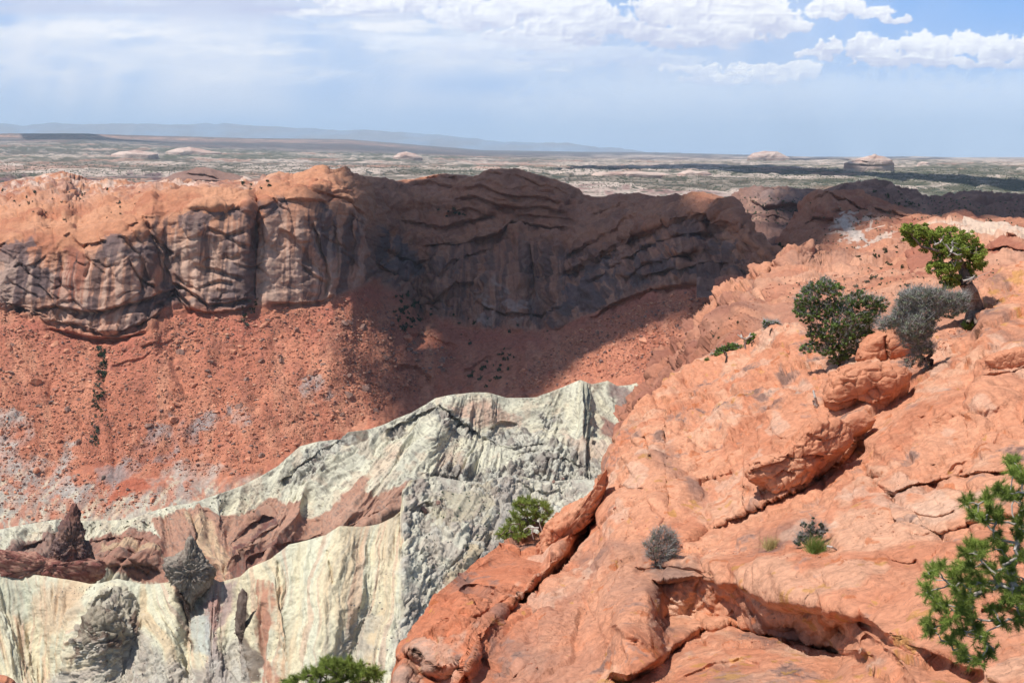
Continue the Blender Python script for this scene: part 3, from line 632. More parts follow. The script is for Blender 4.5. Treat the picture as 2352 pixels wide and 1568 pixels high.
# ------------------------------------------------------------------ the pale central ridges
MR_SHALE = mat_rock('pale_shale', 2.2, 0.8, 0.16, dist=0.45)
def spurs(s, lam, seed, lean, o=4, sharp=.8):
    """erosion rills: sharp little valleys between sharp spurs, running along the local fall line; also returns the pattern coordinate"""
    k = lean(s.px) if callable(lean) else lean
    u = (s.px + k * (s.py - 1200)) / lam + .35 * fbm(s.px / (lam * 2.5) + seed, s.py / (lam * 2.5), o=4)
    v = s.py / (lam * 2.6)
    r = 0; a = 1.0
    for q in range(o):
        f = 2.2 ** q; sg = -1.0 if q % 2 == 0 else .8; r = r + sg * a * (2.0 * np.abs(vnoise(u * f + seed + 11 * q, v * f * .8 + 3 * q)) ** sharp - .7); a *= .5
    return r, u * lam
def ridge_mid():
    crest = [(-250, 1235, 680), (0, 1215, 690), (60, 1203, 690), (130, 1192, 690), (200, 1196, 688), (300, 1192, 690), (360, 1170, 692), (400, 1160, 692), (440, 1155, 696), (520, 1128, 704), (560, 1112, 708), (600, 1092, 712), (640, 1068, 720), (665, 1045, 728), (689, 1024, 735), (733, 1013, 740), (781, 1008, 744), (799, 992, 748), (850, 985, 752), (880, 975, 758), (909, 961, 762), (945, 947, 770), (975, 930, 780), (1000, 914, 790), (1037, 906, 795), (1084, 901, 800), (1121, 901, 805), (1165, 914, 812), (1231, 912, 820), (1275, 895, 832), (1333, 872, 850), (1359, 882, 852), (1396, 874, 856), (1418, 886, 856), (1445, 884, 858), (1462, 879, 860), (1480, 895, 858), (1495, 917, 855), (1540, 950, 850), (1600, 990, 840)]
    back = [(x, y + 90, D + 55) for x, y, D in crest]
    r1 = [(-250, 1265, 655), (0, 1255, 660), (130, 1235, 660), (300, 1235, 662), (420, 1205, 668), (520, 1185, 675), (640, 1150, 685), (800, 1085, 706), (900, 1050, 722), (1000, 1010, 745), (1150, 1000, 765), (1230, 1000, 775), (1330, 985, 800), (1450, 980, 812), (1600, 1040, 800)]
    r2 = [(-250, 1300, 600), (0, 1300, 606), (200, 1330, 592), (330, 1290, 612), (400, 1320, 600), (480, 1335, 585), (560, 1320, 588), (700, 1260, 612), (850, 1212, 632), (930, 1150, 660), (1100, 1110, 690), (1300, 1110, 715), (1600, 1120, 720)]
    r3 = [(x, y + 130, D - 30) for x, y, D in r2]
    s = Sheet(-250, 1600, 980, [back, crest, r1, r2, r3], [8, 90, 140, 24], xw=9, crease=(1,))
    px, py, T = s.px, s.py, s.T
    # spurs seen in the photograph
    for (x, y, rx, ry, a, an) in ((1333, 950, 26, 90, 18, 0.1), (1000, 1000, 30, 90, 20, 0.5), (700, 1180, 26, 50, -14, 0), (870, 1090, 60, 60, 12, .6), (420, 1250, 24, 70, 14, 0.3), (560, 1240, 70, 26, 22, -0.45), (640, 1180, 40, 26, 12, -0.4), (300, 1270, 90, 34, 20, 0), (1150, 1000, 60, 40, -14, 0), (790, 1190, 60, 20, 10, -0.5), (500, 1170, 20, 50, 9, 0), (820, 1150, 30, 60, 10, 0.6), (1450, 930, 20, 40, 10, 0), (60, 1240, 60, 20, 8, -.3), (850, 1200, 120, 12, 8, -0.4), (470, 1290, 12, 60, -12, -0.4)):
        s.bump(x, y, rx, ry, a, an)
    E = [([(640, 1100), (700, 1060), (740, 1030), (790, 1010)], 4, 10), ([(880, 990), (930, 965), (985, 940), (1020, 930)], 5, 10), ([(1000, 925), (1040, 950), (1080, 985), (1105, 1005)], 7, 9), ([(1105, 1000), (1150, 1025), (1200, 1025), (1260, 1012)], 6, 8), ([(1110, 1012), (1160, 1035), (1230, 1032)], 4, 6),
         ([(1120, 985), (1150, 968), (1190, 970)], 4, 8), ([(520, 1240), (560, 1195), (600, 1170), (625, 1165)], 6, 10), ([(540, 1250), (600, 1215), (640, 1190)], 4, 6), ([(200, 1245), (260, 1232), (330, 1240), (380, 1262)], 5, 6), ([(220, 1275), (290, 1280), (350, 1300), (385, 1320)], 6, 6), ([(225, 1262), (300, 1262), (360, 1282)], 4, 4), ([(230, 1290), (300, 1300), (360, 1322)], 5, 5),
         ([(1180, 1050), (1230, 1030), (1290, 1040)], 4, 8), ([(1240, 1060), (1300, 1050), (1350, 1070)], 4, 7), ([(940, 1110), (1000, 1090), (1050, 1100)], 5, 9), ([(700, 1240), (760, 1220), (820, 1200), (900, 1170)], 4, 6), ([(560, 1280), (640, 1250), (700, 1225), (740, 1210)], 4, 6), ([(0, 1270), (60, 1250), (110, 1235)], 5, 6), ([(60, 1215), (110, 1225), (170, 1222)], 3, 5), ([(280, 1205), (330, 1200), (350, 1206)], 3, 4)]
    for pts, d, f in E: s.step(pts, d, f, edge=4, lip=d * 0.2)
    er = random.Random(4)
    for k in range(120):
        x = er.uniform(0, 1480); y = er.uniform(930, 1320); ln = er.uniform(10, 40); sl = er.uniform(-1.1, .3)
        s.step([(x + ln * u, y + sl * ln * u + er.uniform(-2, 2)) for u in (-.5, -.25, 0, .25, .5)], er.uniform(.6, 2.2), er.uniform(3, 6), edge=3, taper=.3)
    s.upd()
    on = sstep(0.9, 1.06, T)
    lean = lambda x: np.interp(x, [-100, 300, 420, 500, 640, 800, 1000, 1150, 1250, 1330, 1360, 1500], [.6, .5, -.5, .2, .6, .8, .9, .2, .6, .5, -.7, -.8])
    g1, uu = spurs(s, 90, 3, lean, 5); g2, uu2 = spurs(s, 30, 8, lambda x: lean(x) * .8, 4)
    g1 = g1 * (1 - .65 * soft_poly(px, py, [(1000, 900), (1290, 900), (1300, 1060), (1000, 1020)], 30, 10, 30))
    s.push((5.5 * g1 * sstep(1.0, 1.5, T) + 1.3 * g2 * sstep(1.0, 1.12, T)) * on, k=3)
    X, Y, Z = s.p[..., 0], s.p[..., 1], s.p[..., 2]
    rubble = np.zeros_like(px)
    RB = [[(690, 1060), (740, 1020), (800, 995), (820, 1010), (760, 1060), (700, 1100), (660, 1100)], [(985, 950), (1010, 925), (1060, 950), (1105, 1000), (1090, 1020), (1030, 980)], [(1110, 1000), (1180, 985), (1260, 1000), (1280, 1020), (1200, 1036), (1120, 1026)], [(880, 985), (990, 925), (1010, 940), (960, 975), (900, 992)],
          [(930, 1110), (1030, 1080), (1110, 1090), (1190, 1050), (1300, 1030), (1380, 1060), (1380, 1160), (1200, 1160), (1100, 1160), (930, 1160)], [(1180, 1030), (1260, 1030), (1330, 1020), (1350, 1070), (1240, 1090)], [(1240, 960), (1290, 940), (1300, 960), (1260, 985)]]
    for k, pp in enumerate(RB): rubble = np.maximum(rubble, soft_poly(px, py, pp, 8, 14, 18, k))
    f1, e1, id1 = cell((X - Z) / 14, Y / 14, (Z + X * .5) / 4.5)
    s.push((0.8 * id1 + 1.0 * sstep(0, 0.35, e1) - 0.5) * rubble * on + 0.9 * fbm(X / 9, Y / 9, Z / 9, o=4) * on + (.35 + 2.4 * rubble) * crag((X + Z) / 16, Y / 16, (Z - .5 * X) / 7, 5) * on)
    bed = Z / 3.0 + 0.06 * X + 0.5 * fbm(X / 40, Y / 40, Z / 30, o=3)
    bt = bed - np.floor(bed)
    # colours
    s.col[:] = A(230, 224, 196)
    s.paint(sstep(-0.2, 0.5, fbm(uu / 40, py / 120, o=5)) * 0.6, A(230, 218, 184))
    s.paint(sstep(0.0, 0.5, fbm(uu / 12 + 8, py / 90, o=5)) * 0.45, A(192, 188, 170)); s.paint(sstep(.1, .5, fbm(uu / 4, py / 50, o=3)) * .3, A(160, 156, 144))
    s.paint(sstep(0.25, 0.5, fbm(px / 22 + 28, py / 22, o=5)) * 0.4, A(208, 178, 150))
    def area(pp, c, a=1.0, w=5, wp=9, ws=18, seed=0, strip=0.0):
        m = soft_poly(px, py, pp, w, wp, ws, seed) * a
        if strip: m = m * np.clip(1 - strip + 1.4 * strip * (0.5 + fbm(px / 5 + seed, py / 30, o=3)), 0, 1)
        s.paint(m, c)
    area([(353, 1205), (385, 1185), (411, 1168), (469, 1168), (527, 1164), (552, 1147), (614, 1130), (652, 1130), (681, 1147), (705, 1182), (730, 1160), (789, 1118), (835, 1085), (850, 1095), (840, 1130), (872, 1137), (938, 1112), (930, 1190), (870, 1290), (500, 1370), (420, 1340), (380, 1290)], A(192, 140, 114), 0.95, 3, 7, seed=1)
    area([(200, 1240), (257, 1226), (340, 1226), (385, 1262), (400, 1345), (330, 1345), (257, 1315), (215, 1290)], A(178, 124, 102), 0.95, 3, 6, seed=2)
    area([(-60, 1278), (0, 1272), (60, 1245), (100, 1230), (140, 1225), (125, 1290), (0, 1310), (-60, 1310)], A(150, 104, 92), 0.85, 4, 8, seed=3)
    area([(235, 1250), (300, 1242), (360, 1262), (380, 1285), (310, 1262), (230, 1270)], A(214, 180, 140), 0.8, 3, 5, seed=4)
    area([(1030, 930), (1110, 920), (1180, 945), (1200, 965), (1120, 985), (1080, 970)], A(206, 158, 134), 0.75, 8, 10, seed=5, strip=0.4)
    area([(860, 1060), (900, 1010), (930, 1050), (890, 1100), (830, 1110)], A(220, 168, 140), 0.35, 12, 12, seed=6)
    area([(430, 1180), (470, 1185), (500, 1230), (520, 1290), (505, 1330), (460, 1260)], A(222, 190, 150), 0.85, 4, 8, seed=7, strip=0.5)
    area([(650, 1140), (690, 1160), (705, 1190), (670, 1210), (620, 1180)], A(196, 144, 118), 0.7, 6, 10, seed=8, strip=0.6)
    area([(740, 1170), (820, 1130), (840, 1150), (760, 1200)], A(206, 160, 134), 0.6, 6, 10, seed=9, strip=0.6)
    area([(530, 1240), (600, 1175), (625, 1165), (630, 1195), (560, 1240), (520, 1270)], A(118, 72, 68), 0.9, 3, 6, seed=10)
    area([(520, 1290), (620, 1235), (700, 1225), (720, 1235), (620, 1270), (540, 1315)], A(132, 84, 74), 0.8, 3, 8, seed=11)
    area([(1400, 880), (1440, 890), (1500, 920), (1480, 960), (1430, 940), (1400, 905)], A(150, 124, 118), 0.85, 5, 8, seed=12)
    area([(1380, 960), (1430, 980), (1470, 1010), (1440, 1030), (1380, 1000)], A(150, 84, 76), 0.8, 5, 8, seed=13)
    area([(1290, 1000), (1400, 1020), (1420, 1060), (1330, 1060)], A(208, 170, 148), 0.6, 8, 14, seed=14)
    area([(770, 1010), (800, 992), (845, 985), (850, 1000), (815, 1025), (775, 1026)], A(128, 116, 100), 0.9, 2, 4, seed=15)
    area([(1020, 1030), (1070, 1060), (1060, 1110), (1020, 1120), (1000, 1080)], A(190, 158, 140), 0.6, 8, 12, seed=16, strip=0.5)
    s.paint(rubble * 0.7, A(200, 196, 182))
    s.paint(rubble * sstep(0.12, 0.0, e1) * 0.8, A(130, 122, 116))
    s.paint(rubble * (id1 > 0.45) * 0.6, A(140, 124, 116))
    br = sstep(0.5, 0.0, s.col[..., 1] / (A(212, 212, 193)[1]) - 0.15)
    s.paint(br * sstep(0.6, 0.9, bt) * 0.5, A(130, 84, 72))
    s.paint(sstep(0.2, 0.5, fbm(uu / 3.2, py / 26 + 9, o=3)) * 0.22, A(150, 140, 124)); s.paint(sstep(.38, .5, fbm(px / 5, py / 4, o=4)) * .5, A(120, 110, 102))
    build(s, 'pale_ridge', MR_SHALE)
    return s
S_MID = ridge_mid()
def ridge_front():
    crest = [(-250, 1290, 525), (0, 1298, 520), (41, 1307, 518), (83, 1319, 514), (158, 1330, 508), (207, 1340, 504), (232, 1338, 502), (270, 1328, 500), (324, 1340, 497), (349, 1341, 496), (398, 1334, 494), (430, 1330, 492), (486, 1326, 490), (506, 1336, 488), (552, 1323, 488), (573, 1303, 488), (622, 1282, 488), (664, 1249, 490), (705, 1240, 492), (747, 1228, 495), (780, 1207, 500), (830, 1209, 504), (871, 1203, 508), (905, 1186, 514), (919, 1174, 520), (926, 1124, 535), (940, 1103, 545), (1000, 1093, 560), (1060, 1104, 570), (1110, 1108, 575), (1150, 1095, 582), (1185, 1090, 590), (1250, 1105, 600), (1350, 1100, 620), (1500, 1110, 630)]
    back = [(x, y + 80, D + 40) for x, y, D in crest]
    r1 = [(-250, 1430, 484), (0, 1440, 482), (200, 1450, 472), (400, 1450, 464), (600, 1420, 458), (800, 1370, 460), (925, 1330, 470), (1000, 1260, 500), (1200, 1240, 520), (1500, 1230, 540)]
    r2 = [(-250, 1640, 440), (0, 1640, 440), (400, 1640, 426), (800, 1640, 408), (925, 1640, 405), (1000, 1560, 430), (1200, 1480, 450), (1500, 1450, 460)]
    r3 = [(x, y + 200, D - 50) for x, y, D in r2]
    s = Sheet(-250, 1500, 980, [back, crest, r1, r2, r3], [8, 110, 130, 14], xw=7, crease=(1,))
    px, py, T = s.px, s.py, s.T
    for (x, y, rx, ry, a, an) in ((90, 1500, 40, 160, -16, -0.35), (230, 1440, 46, 80, 16, 0), (440, 1440, 26, 130, -14, 0.1), (400, 1350, 16, 30, 8, 0), (530, 1450, 40, 120, -12, -0.1), (740, 1420, 50, 200, 10, 0.2), (930, 1250, 22, 100, 5, 0.05), (1060, 1200, 70, 90, 10, 0.5), (300, 1500, 24, 120, -8, 0.35), (640, 1420, 20, 150, 8, -0.1), (830, 1450, 30, 160, -7, 0.4)):
        s.bump(x, y, rx, ry, a, an)
    F = [([(185, 1440), (195, 1400), (225, 1370), (270, 1345)], 3, 10), ([(930, 1130), (926, 1200), (930, 1300)], 7, 9), ([(935, 1170), (980, 1150), (1000, 1160)], 5, 8), ([(1160, 1120), (1150, 1180), (1130, 1240), (1090, 1300)], 6, 9), ([(1180, 1100), (1240, 1130), (1300, 1125)], 5, 8),
         ([(200, 1450), (240, 1430), (280, 1460)], 5, 12), ([(410, 1360), (430, 1420), (446, 1480), (450, 1520)], 5, 8), ([(550, 1370), (556, 1440), (570, 1500), (585, 1570)], 5, 8), ([(640, 1280), (648, 1330), (652, 1400)], 3, 6), ([(755, 1260), (764, 1300), (772, 1350)], 3, 6), ([(610, 1380), (600, 1440), (606, 1500)], 3, 6), ([(700, 1380), (706, 1450), (712, 1520)], 2, 5)]
    for pts, d, f in F: s.step(pts, d * 0.8, f, edge=4)
    s.upd()
    on = sstep(0.9, 1.06, T); down = sstep(1.0, 1.25, T)
    right = soft_poly(px, py, [(926, 1120), (1000, 1090), (1200, 1085), (1500, 1080), (1500, 1500), (1250, 1600), (930, 1600), (905, 1500), (925, 1350), (925, 1180)], 10, 16, 30, 2)
    lean = lambda x: np.interp(x, [-50, 60, 110, 150, 250, 330, 430, 520, 700, 900, 1000, 1300], [-.5, -.3, 0, .7, .5, -.35, -.3, .1, .12, .15, .6, .8])
    g1, uu = spurs(s, 110, 5, lean, 5); g2, uu2 = spurs(s, 26, 9, lean, 4)
    s.push((2.6 * g1 * sstep(1.0, 1.5, T) + .8 * g2) * down * on * (1 - .5 * right), k=3)
    X, Y, Z = s.p[..., 0], s.p[..., 1], s.p[..., 2]
    rub = right * sstep(-0.35, 0.1, fbm(px / 50, py / 50 + 4, o=4))
    knob = soft_poly(px, py, [(165, 1520), (185, 1430), (215, 1370), (265, 1335), (310, 1370), (325, 1430), (320, 1470), (250, 1520)], 8, 14, 24, 3)
    low = soft_poly(px, py, [(60, 1640), (150, 1530), (260, 1490), (330, 1440), (380, 1500), (450, 1540), (560, 1440), (600, 1640)], 14, 20, 30, 6)
    gry = soft_poly(px, py, [(640, 1640), (700, 1560), (780, 1480), (830, 1400), (870, 1420), (840, 1520), (800, 1640)], 10, 16, 25, 9)
    rub = np.clip(rub + knob + 0.6 * low + 0.5 * gry, 0, 1)
    f1, e1, id1 = cell((X - Z) / 9 , Y / 8, (Z + X * .6) / 3.2)
    f2_, e2, id2 = cell((X - Z) / 20, Y / 16, (Z + X * .6) / 7)
    s.push((0.45 * id1 + 0.5 * sstep(0, 0.3, e1) + 1.5 * id2 * knob + 0.9 * id2 * right + 0.8 * sstep(0, 0.2, e2) * right - 0.6) * rub * on * down + 0.4 * fbm(X / 6, Y / 6, Z / 6, o=4) * on + (.25 + 1.9 * rub) * crag((X + Z) / 11, Y / 11, (Z - .5 * X) / 5, 5) * on)
    s.col[:] = A(232, 218, 180)
    u = uu
    b1 = fbm(u / 26, py / 420, o=5, gain=0.6); b2 = fbm(u / 9 + 30, py / 300, o=4); b3 = fbm(px / 60, py / 60 + 30, o=4)
    s.paint(sstep(-0.1, 0.5, b1) * 0.65, A(224, 224, 198))
    s.paint(sstep(0.1, 0.6, -b1 + 0.3 * b3) * 0.6, A(222, 190, 150))
    s.paint(sstep(0.15, 0.6, b2) * 0.4, A(190, 186, 168))
    s.paint(sstep(0.3, 0.6, fbm(u / 12 + 90, py / 350, o=4)) * 0.45, A(214, 158, 130))
    def area(pp, c, a=1.0, w=5, wp=9, ws=18, seed=0, strip=0.0):
        m = soft_poly(px, py, pp, w, wp, ws, seed) * a
        if strip: m = m * np.clip(1 - strip + 1.4 * strip * (0.5 + fbm(px / 5 + seed, py / 60, o=3)), 0, 1)
        s.paint(m, c)
    area([(80, 1340), (160, 1340), (200, 1360), (160, 1440), (110, 1470), (60, 1400)], A(216, 180, 144), 0.6, 14, 14, seed=1)
    area([(-60, 1310), (30, 1310), (80, 1340), (60, 1420), (10, 1380)], A(196, 202, 182), 0.7, 10, 12, seed=2, strip=.3)
    area([(450, 1360), (486, 1326), (540, 1340), (530, 1400), (500, 1460), (520, 1520), (560, 1640), (470, 1640), (470, 1480)], A(178, 152, 146), 0.85, 6, 10, seed=3, strip=0.3)
    area([(460, 1380), (500, 1350), (510, 1400), (490, 1450)], A(184, 132, 120), 0.7, 6, 10, seed=4)
    area([(590, 1330), (620, 1330), (618, 1420), (604, 1500), (640, 1580), (650, 1640), (600, 1600), (592, 1480)], A(190, 120, 94), 0.8, 4, 8, seed=5, strip=0.5)
    area([(620, 1350), (650, 1340), (660, 1480), (650, 1600), (625, 1560)], A(224, 180, 138), 0.7, 6, 8, seed=6, strip=0.4)
    area([(540, 1370), (560, 1350), (566, 1400), (560, 1450), (592, 1500), (588, 1640), (562, 1640), (552, 1500), (543, 1440)], A(108, 88, 78), 0.85, 3, 7, seed=7)
    area([(400, 1345), (424, 1340), (432, 1400), (444, 1470), (450, 1500), (440, 1490), (420, 1420)], A(116, 90, 74), 0.9, 3, 5, seed=8)
    area([(440, 1420), (470, 1400), (480, 1500), (450, 1500)], A(186, 194, 188), 0.7, 5, 8, seed=9)
    s.paint(low * 0.75, A(198, 188, 174)); s.paint(gry * 0.7, A(204, 196, 176))
    s.paint(knob * 0.85, A(190, 178, 158))
    s.paint(right * 0.85, A(216, 210, 190))
    s.paint(right * sstep(0.1, 0.4, fbm(px / 24 - py / 60, py / 34, o=4)) * 0.6, A(196, 180, 164))
    area([(980, 1150), (1080, 1130), (1130, 1110), (1140, 1170), (1060, 1200), (1000, 1200)], A(186, 172, 138), 0.6, 12, 20, seed=11)
    area([(1030, 1320), (1120, 1200), (1130, 1250), (1060, 1340), (1000, 1390)], A(200, 172, 128), 0.6, 10, 16, seed=12)
    s.paint(right * soft_poly(px, py, [(1080, 1310), (1130, 1230), (1150, 1110), (1180, 1100), (1180, 1180), (1150, 1260), (1110, 1330)], 6, 12, 18, 13) * 0.7, A(170, 160, 152))
    s.paint(rub * sstep(0.12, 0.0, e1) * 0.5, A(130, 120, 112)); s.paint(rub * (id1 > 0.5) * 0.5, A(156, 136, 126)); s.paint(rub * (id1 < -0.6) * 0.5, A(206, 202, 190))
    for pp in ([(200, 1420), (225, 1405), (250, 1425), (245, 1470), (215, 1470)], [(255, 1450), (280, 1445), (285, 1470), (260, 1490), (245, 1480)], [(298, 1420), (318, 1400), (322, 1450), (312, 1470)], [(180, 1480), (188, 1430), (196, 1400), (200, 1420), (180, 1500), (150, 1540)]):
        area(pp, A(122, 96, 80), 0.9, 3, 6, seed=14)
    s.paint(sstep(0.3, 0.6, fbm(px / 7, py / 7, o=4)) * 0.25, A(140, 128, 112))
    build(s, 'front_ridge', MR_SHALE)
    return s
S_FRONT = ridge_front()
_sheets = []
_old_build = build
def build(s, name, mat, *a, **k):
    _sheets.append((name, s)); return _old_build(s, name, mat, *a, **k)

# ------------------------------------------------------------------ hills beyond the right end of the rim
MR_HILL = mat_rock('hill_sandstone', 4.0, 0.7, 0.22, dist=0.7)
def hills():
    # far, dark, wooded hills
    sk = [(1600, 470), (1683, 462), (1692, 446), (1701, 438), (1745, 435), (1803, 434), (1850, 436), (1876, 438), (1920, 435), (1960, 431), (1985, 426), (2015, 424), (2045, 427), (2070, 434), (2100, 446), (2132, 460), (2155, 458), (2176, 450), (2215, 447), (2260, 448), (2310, 452), (2352, 452), (2600, 456)]
    rows = [[(x, y + 40, 1750) for x, y in sk], [(x, y, 1560) for x, y in sk], [(1600, 510, 1400), (1800, 505, 1400), (1960, 490, 1400), (2100, 500, 1350), (2352, 500, 1300), (2600, 500, 1300)],
            [(1600, 600, 1050), (2000, 590, 1050), (2352, 560, 1050), (2600, 560, 1050)], [(1600, 700, 900), (2600, 660, 900)]]
    s = Sheet(1600, 2600, 420, rows, [4, 44, 60, 20])
    s.bump(1800, 470, 90, 22, 45); s.bump(2040, 450, 60, 26, 60); s.bump(2230, 470, 70, 20, 40); s.bump(2330, 480, 50, 18, 40)
    for pts, d, f in (([(1720, 470), (1790, 482), (1860, 478)], 14, 6), ([(1700, 500), (1760, 496), (1830, 506), (1900, 500)], 10, 5), ([(1740, 520), (1820, 515), (1880, 522)], 8, 4), ([(2180, 466), (2230, 462), (2280, 474)], 10, 5)): s.step(pts, d, f)
    s.upd(); X, Y, Z = s.p[..., 0], s.p[..., 1], s.p[..., 2]
    f1, e1, id1 = cell(X / 22, Y / 30, Z / 12)
    s.push((5 * crag(X / 40, Y / 40, Z / 20, 5) + 8 * fbm(X / 60, Y / 60, Z / 40, o=5) + 3 * ridged(X / 30, Y / 30, Z / 9, o=4) + 1.5 * id1) * sstep(0.8, 1.1, s.T))
    s.col[:] = A(150, 112, 98)
    s.paint(sstep(1700, 1780, s.px) * sstep(1900, 1800, s.px) * sstep(500, 470, s.py) * 0.8, A(158, 134, 126))
    s.paint(sstep(0.0, 0.4, fbm(X / 40, Y / 40, Z / 12, o=5)) * 0.7, A(120, 86, 76)); s.paint(sstep(0.2, 0.5, fbm(X / 30 + 9, Y / 30, Z / 8, o=4)) * 0.5, A(196, 150, 126))
    build(s, 'hills', MR_HILL)
    # tilted red dome in front of them
    sk = [(1780, 580), (1800, 530), (1830, 490), (1856, 462), (1876, 446), (1900, 440), (1930, 438), (1960, 440), (1990, 448), (2040, 465), (2085, 480), (2112, 492), (2130, 506), (2150, 512), (2180, 505), (2200, 500), (2250, 503), (2352, 506), (2600, 500)]
    rows = [[(x, y + 40, 1320) for x, y in sk], [(x, y, 1180) for x, y in sk], [(1780, 590, 1000), (1850, 540, 1040), (1950, 500, 1060), (2060, 520, 1040), (2130, 530, 1000), (2352, 520, 1050), (2600, 520, 1050)],
            [(1780, 620, 820), (1900, 585, 850), (2100, 570, 880), (2352, 560, 900), (2600, 560, 900)], [(1780, 700, 600), (2600, 640, 620)]]
    s = Sheet(1780, 2600, 420, rows, [4, 50, 70, 36])
    s.bump(1900, 480, 34, 30, 40, 0.3); s.bump(1960, 560, 60, 22, 20); s.bump(2120, 505, 50, 12, 26); s.bump(1830, 560, 60, 20, 20)
    for pts, d, f in (([(1860, 470), (1900, 452), (1960, 466), (2020, 480), (2080, 496), (2120, 510)], 14, 9), ([(1900, 480), (1960, 486), (2030, 506), (2090, 516)], 10, 6), ([(1840, 520), (1880, 500), (1920, 505)], 9, 6), ([(2090, 510), (2130, 522), (2170, 515)], 8, 5), ([(1870, 500), (1930, 515), (1990, 530)], 6, 5), ([(1780, 540), (1840, 520), (1900, 510)], 6, 4), ([(1990, 470), (2050, 492), (2100, 500)], 8, 4)): s.step(pts, d, f)
    s.upd(); X, Y, Z = s.p[..., 0], s.p[..., 1], s.p[..., 2]
    s.push((4 * crag(X / 40, Y / 40, Z / 20, 5) + 6 * fbm(X / 50, Y / 50, Z / 30, o=5) + 2.2 * ridged(X / 25, Y / 25, Z / 7, o=4)) * sstep(0.8, 1.1, s.T))
    s.col[:] = A(192, 128, 96)
    s.paint(sstep(0.1, 0.5, fbm(X / 40, Y / 40, Z / 12, o=5)) * 0.7, A(170, 102, 78))
    s.paint(sstep(0.42, 0.5, 1 - np.abs(fbm(s.px / 40 + s.py / 30, s.py / 12, o=4)) * 3) * soft_poly(s.px, s.py, [(1920, 480), (2000, 500), (2080, 560), (1980, 590), (1900, 540)], 10, 14, 20, 3) * 0.8, A(222, 196, 176))
    s.paint(soft_poly(s.px, s.py, [(1916, 507), (1940, 508), (1985, 545), (1995, 565), (1970, 560), (1940, 530)], 3, 6, 10, 3) * 0.85, A(214, 196, 182))
    build(s, 'hills', MR_HILL)
    # brown dome far behind the left rim
    sk = [(300, 440), (342, 421), (380, 410), (420, 398), (440, 392), (452, 387), (470, 386), (486, 389), (500, 393), (540, 402), (581, 413), (620, 422), (660, 430)]
    s = Sheet(300, 660, 160, [[(x, y + 20, 2250) for x, y in sk], [(x, y, 2080) for x, y in sk], [(x, y * 0.5 + 216, 1960) for x, y in sk], [(x, 446, 1880) for x, y in sk]], [4, 24, 26])
    s.step([(425, 400), (470, 397), (510, 402)], 20, 4); s.step([(380, 415), (450, 412), (540, 416)], 14, 4); s.upd()
    X, Y, Z = s.p[..., 0], s.p[..., 1], s.p[..., 2]
    s.push(6 * fbm(X / 50, Y / 50, Z / 20, o=4) * sstep(0.8, 1.1, s.T))
    s.col[:] = A(158, 122, 108); s.paint(sstep(0, .5, fbm(X / 40, Y / 40, Z / 15, o=4)) * .6, A(138, 100, 88))  # darker brown painted in place of a partial cloud shade on this dome
    build(s, 'hills', MR_HILL)
hills()

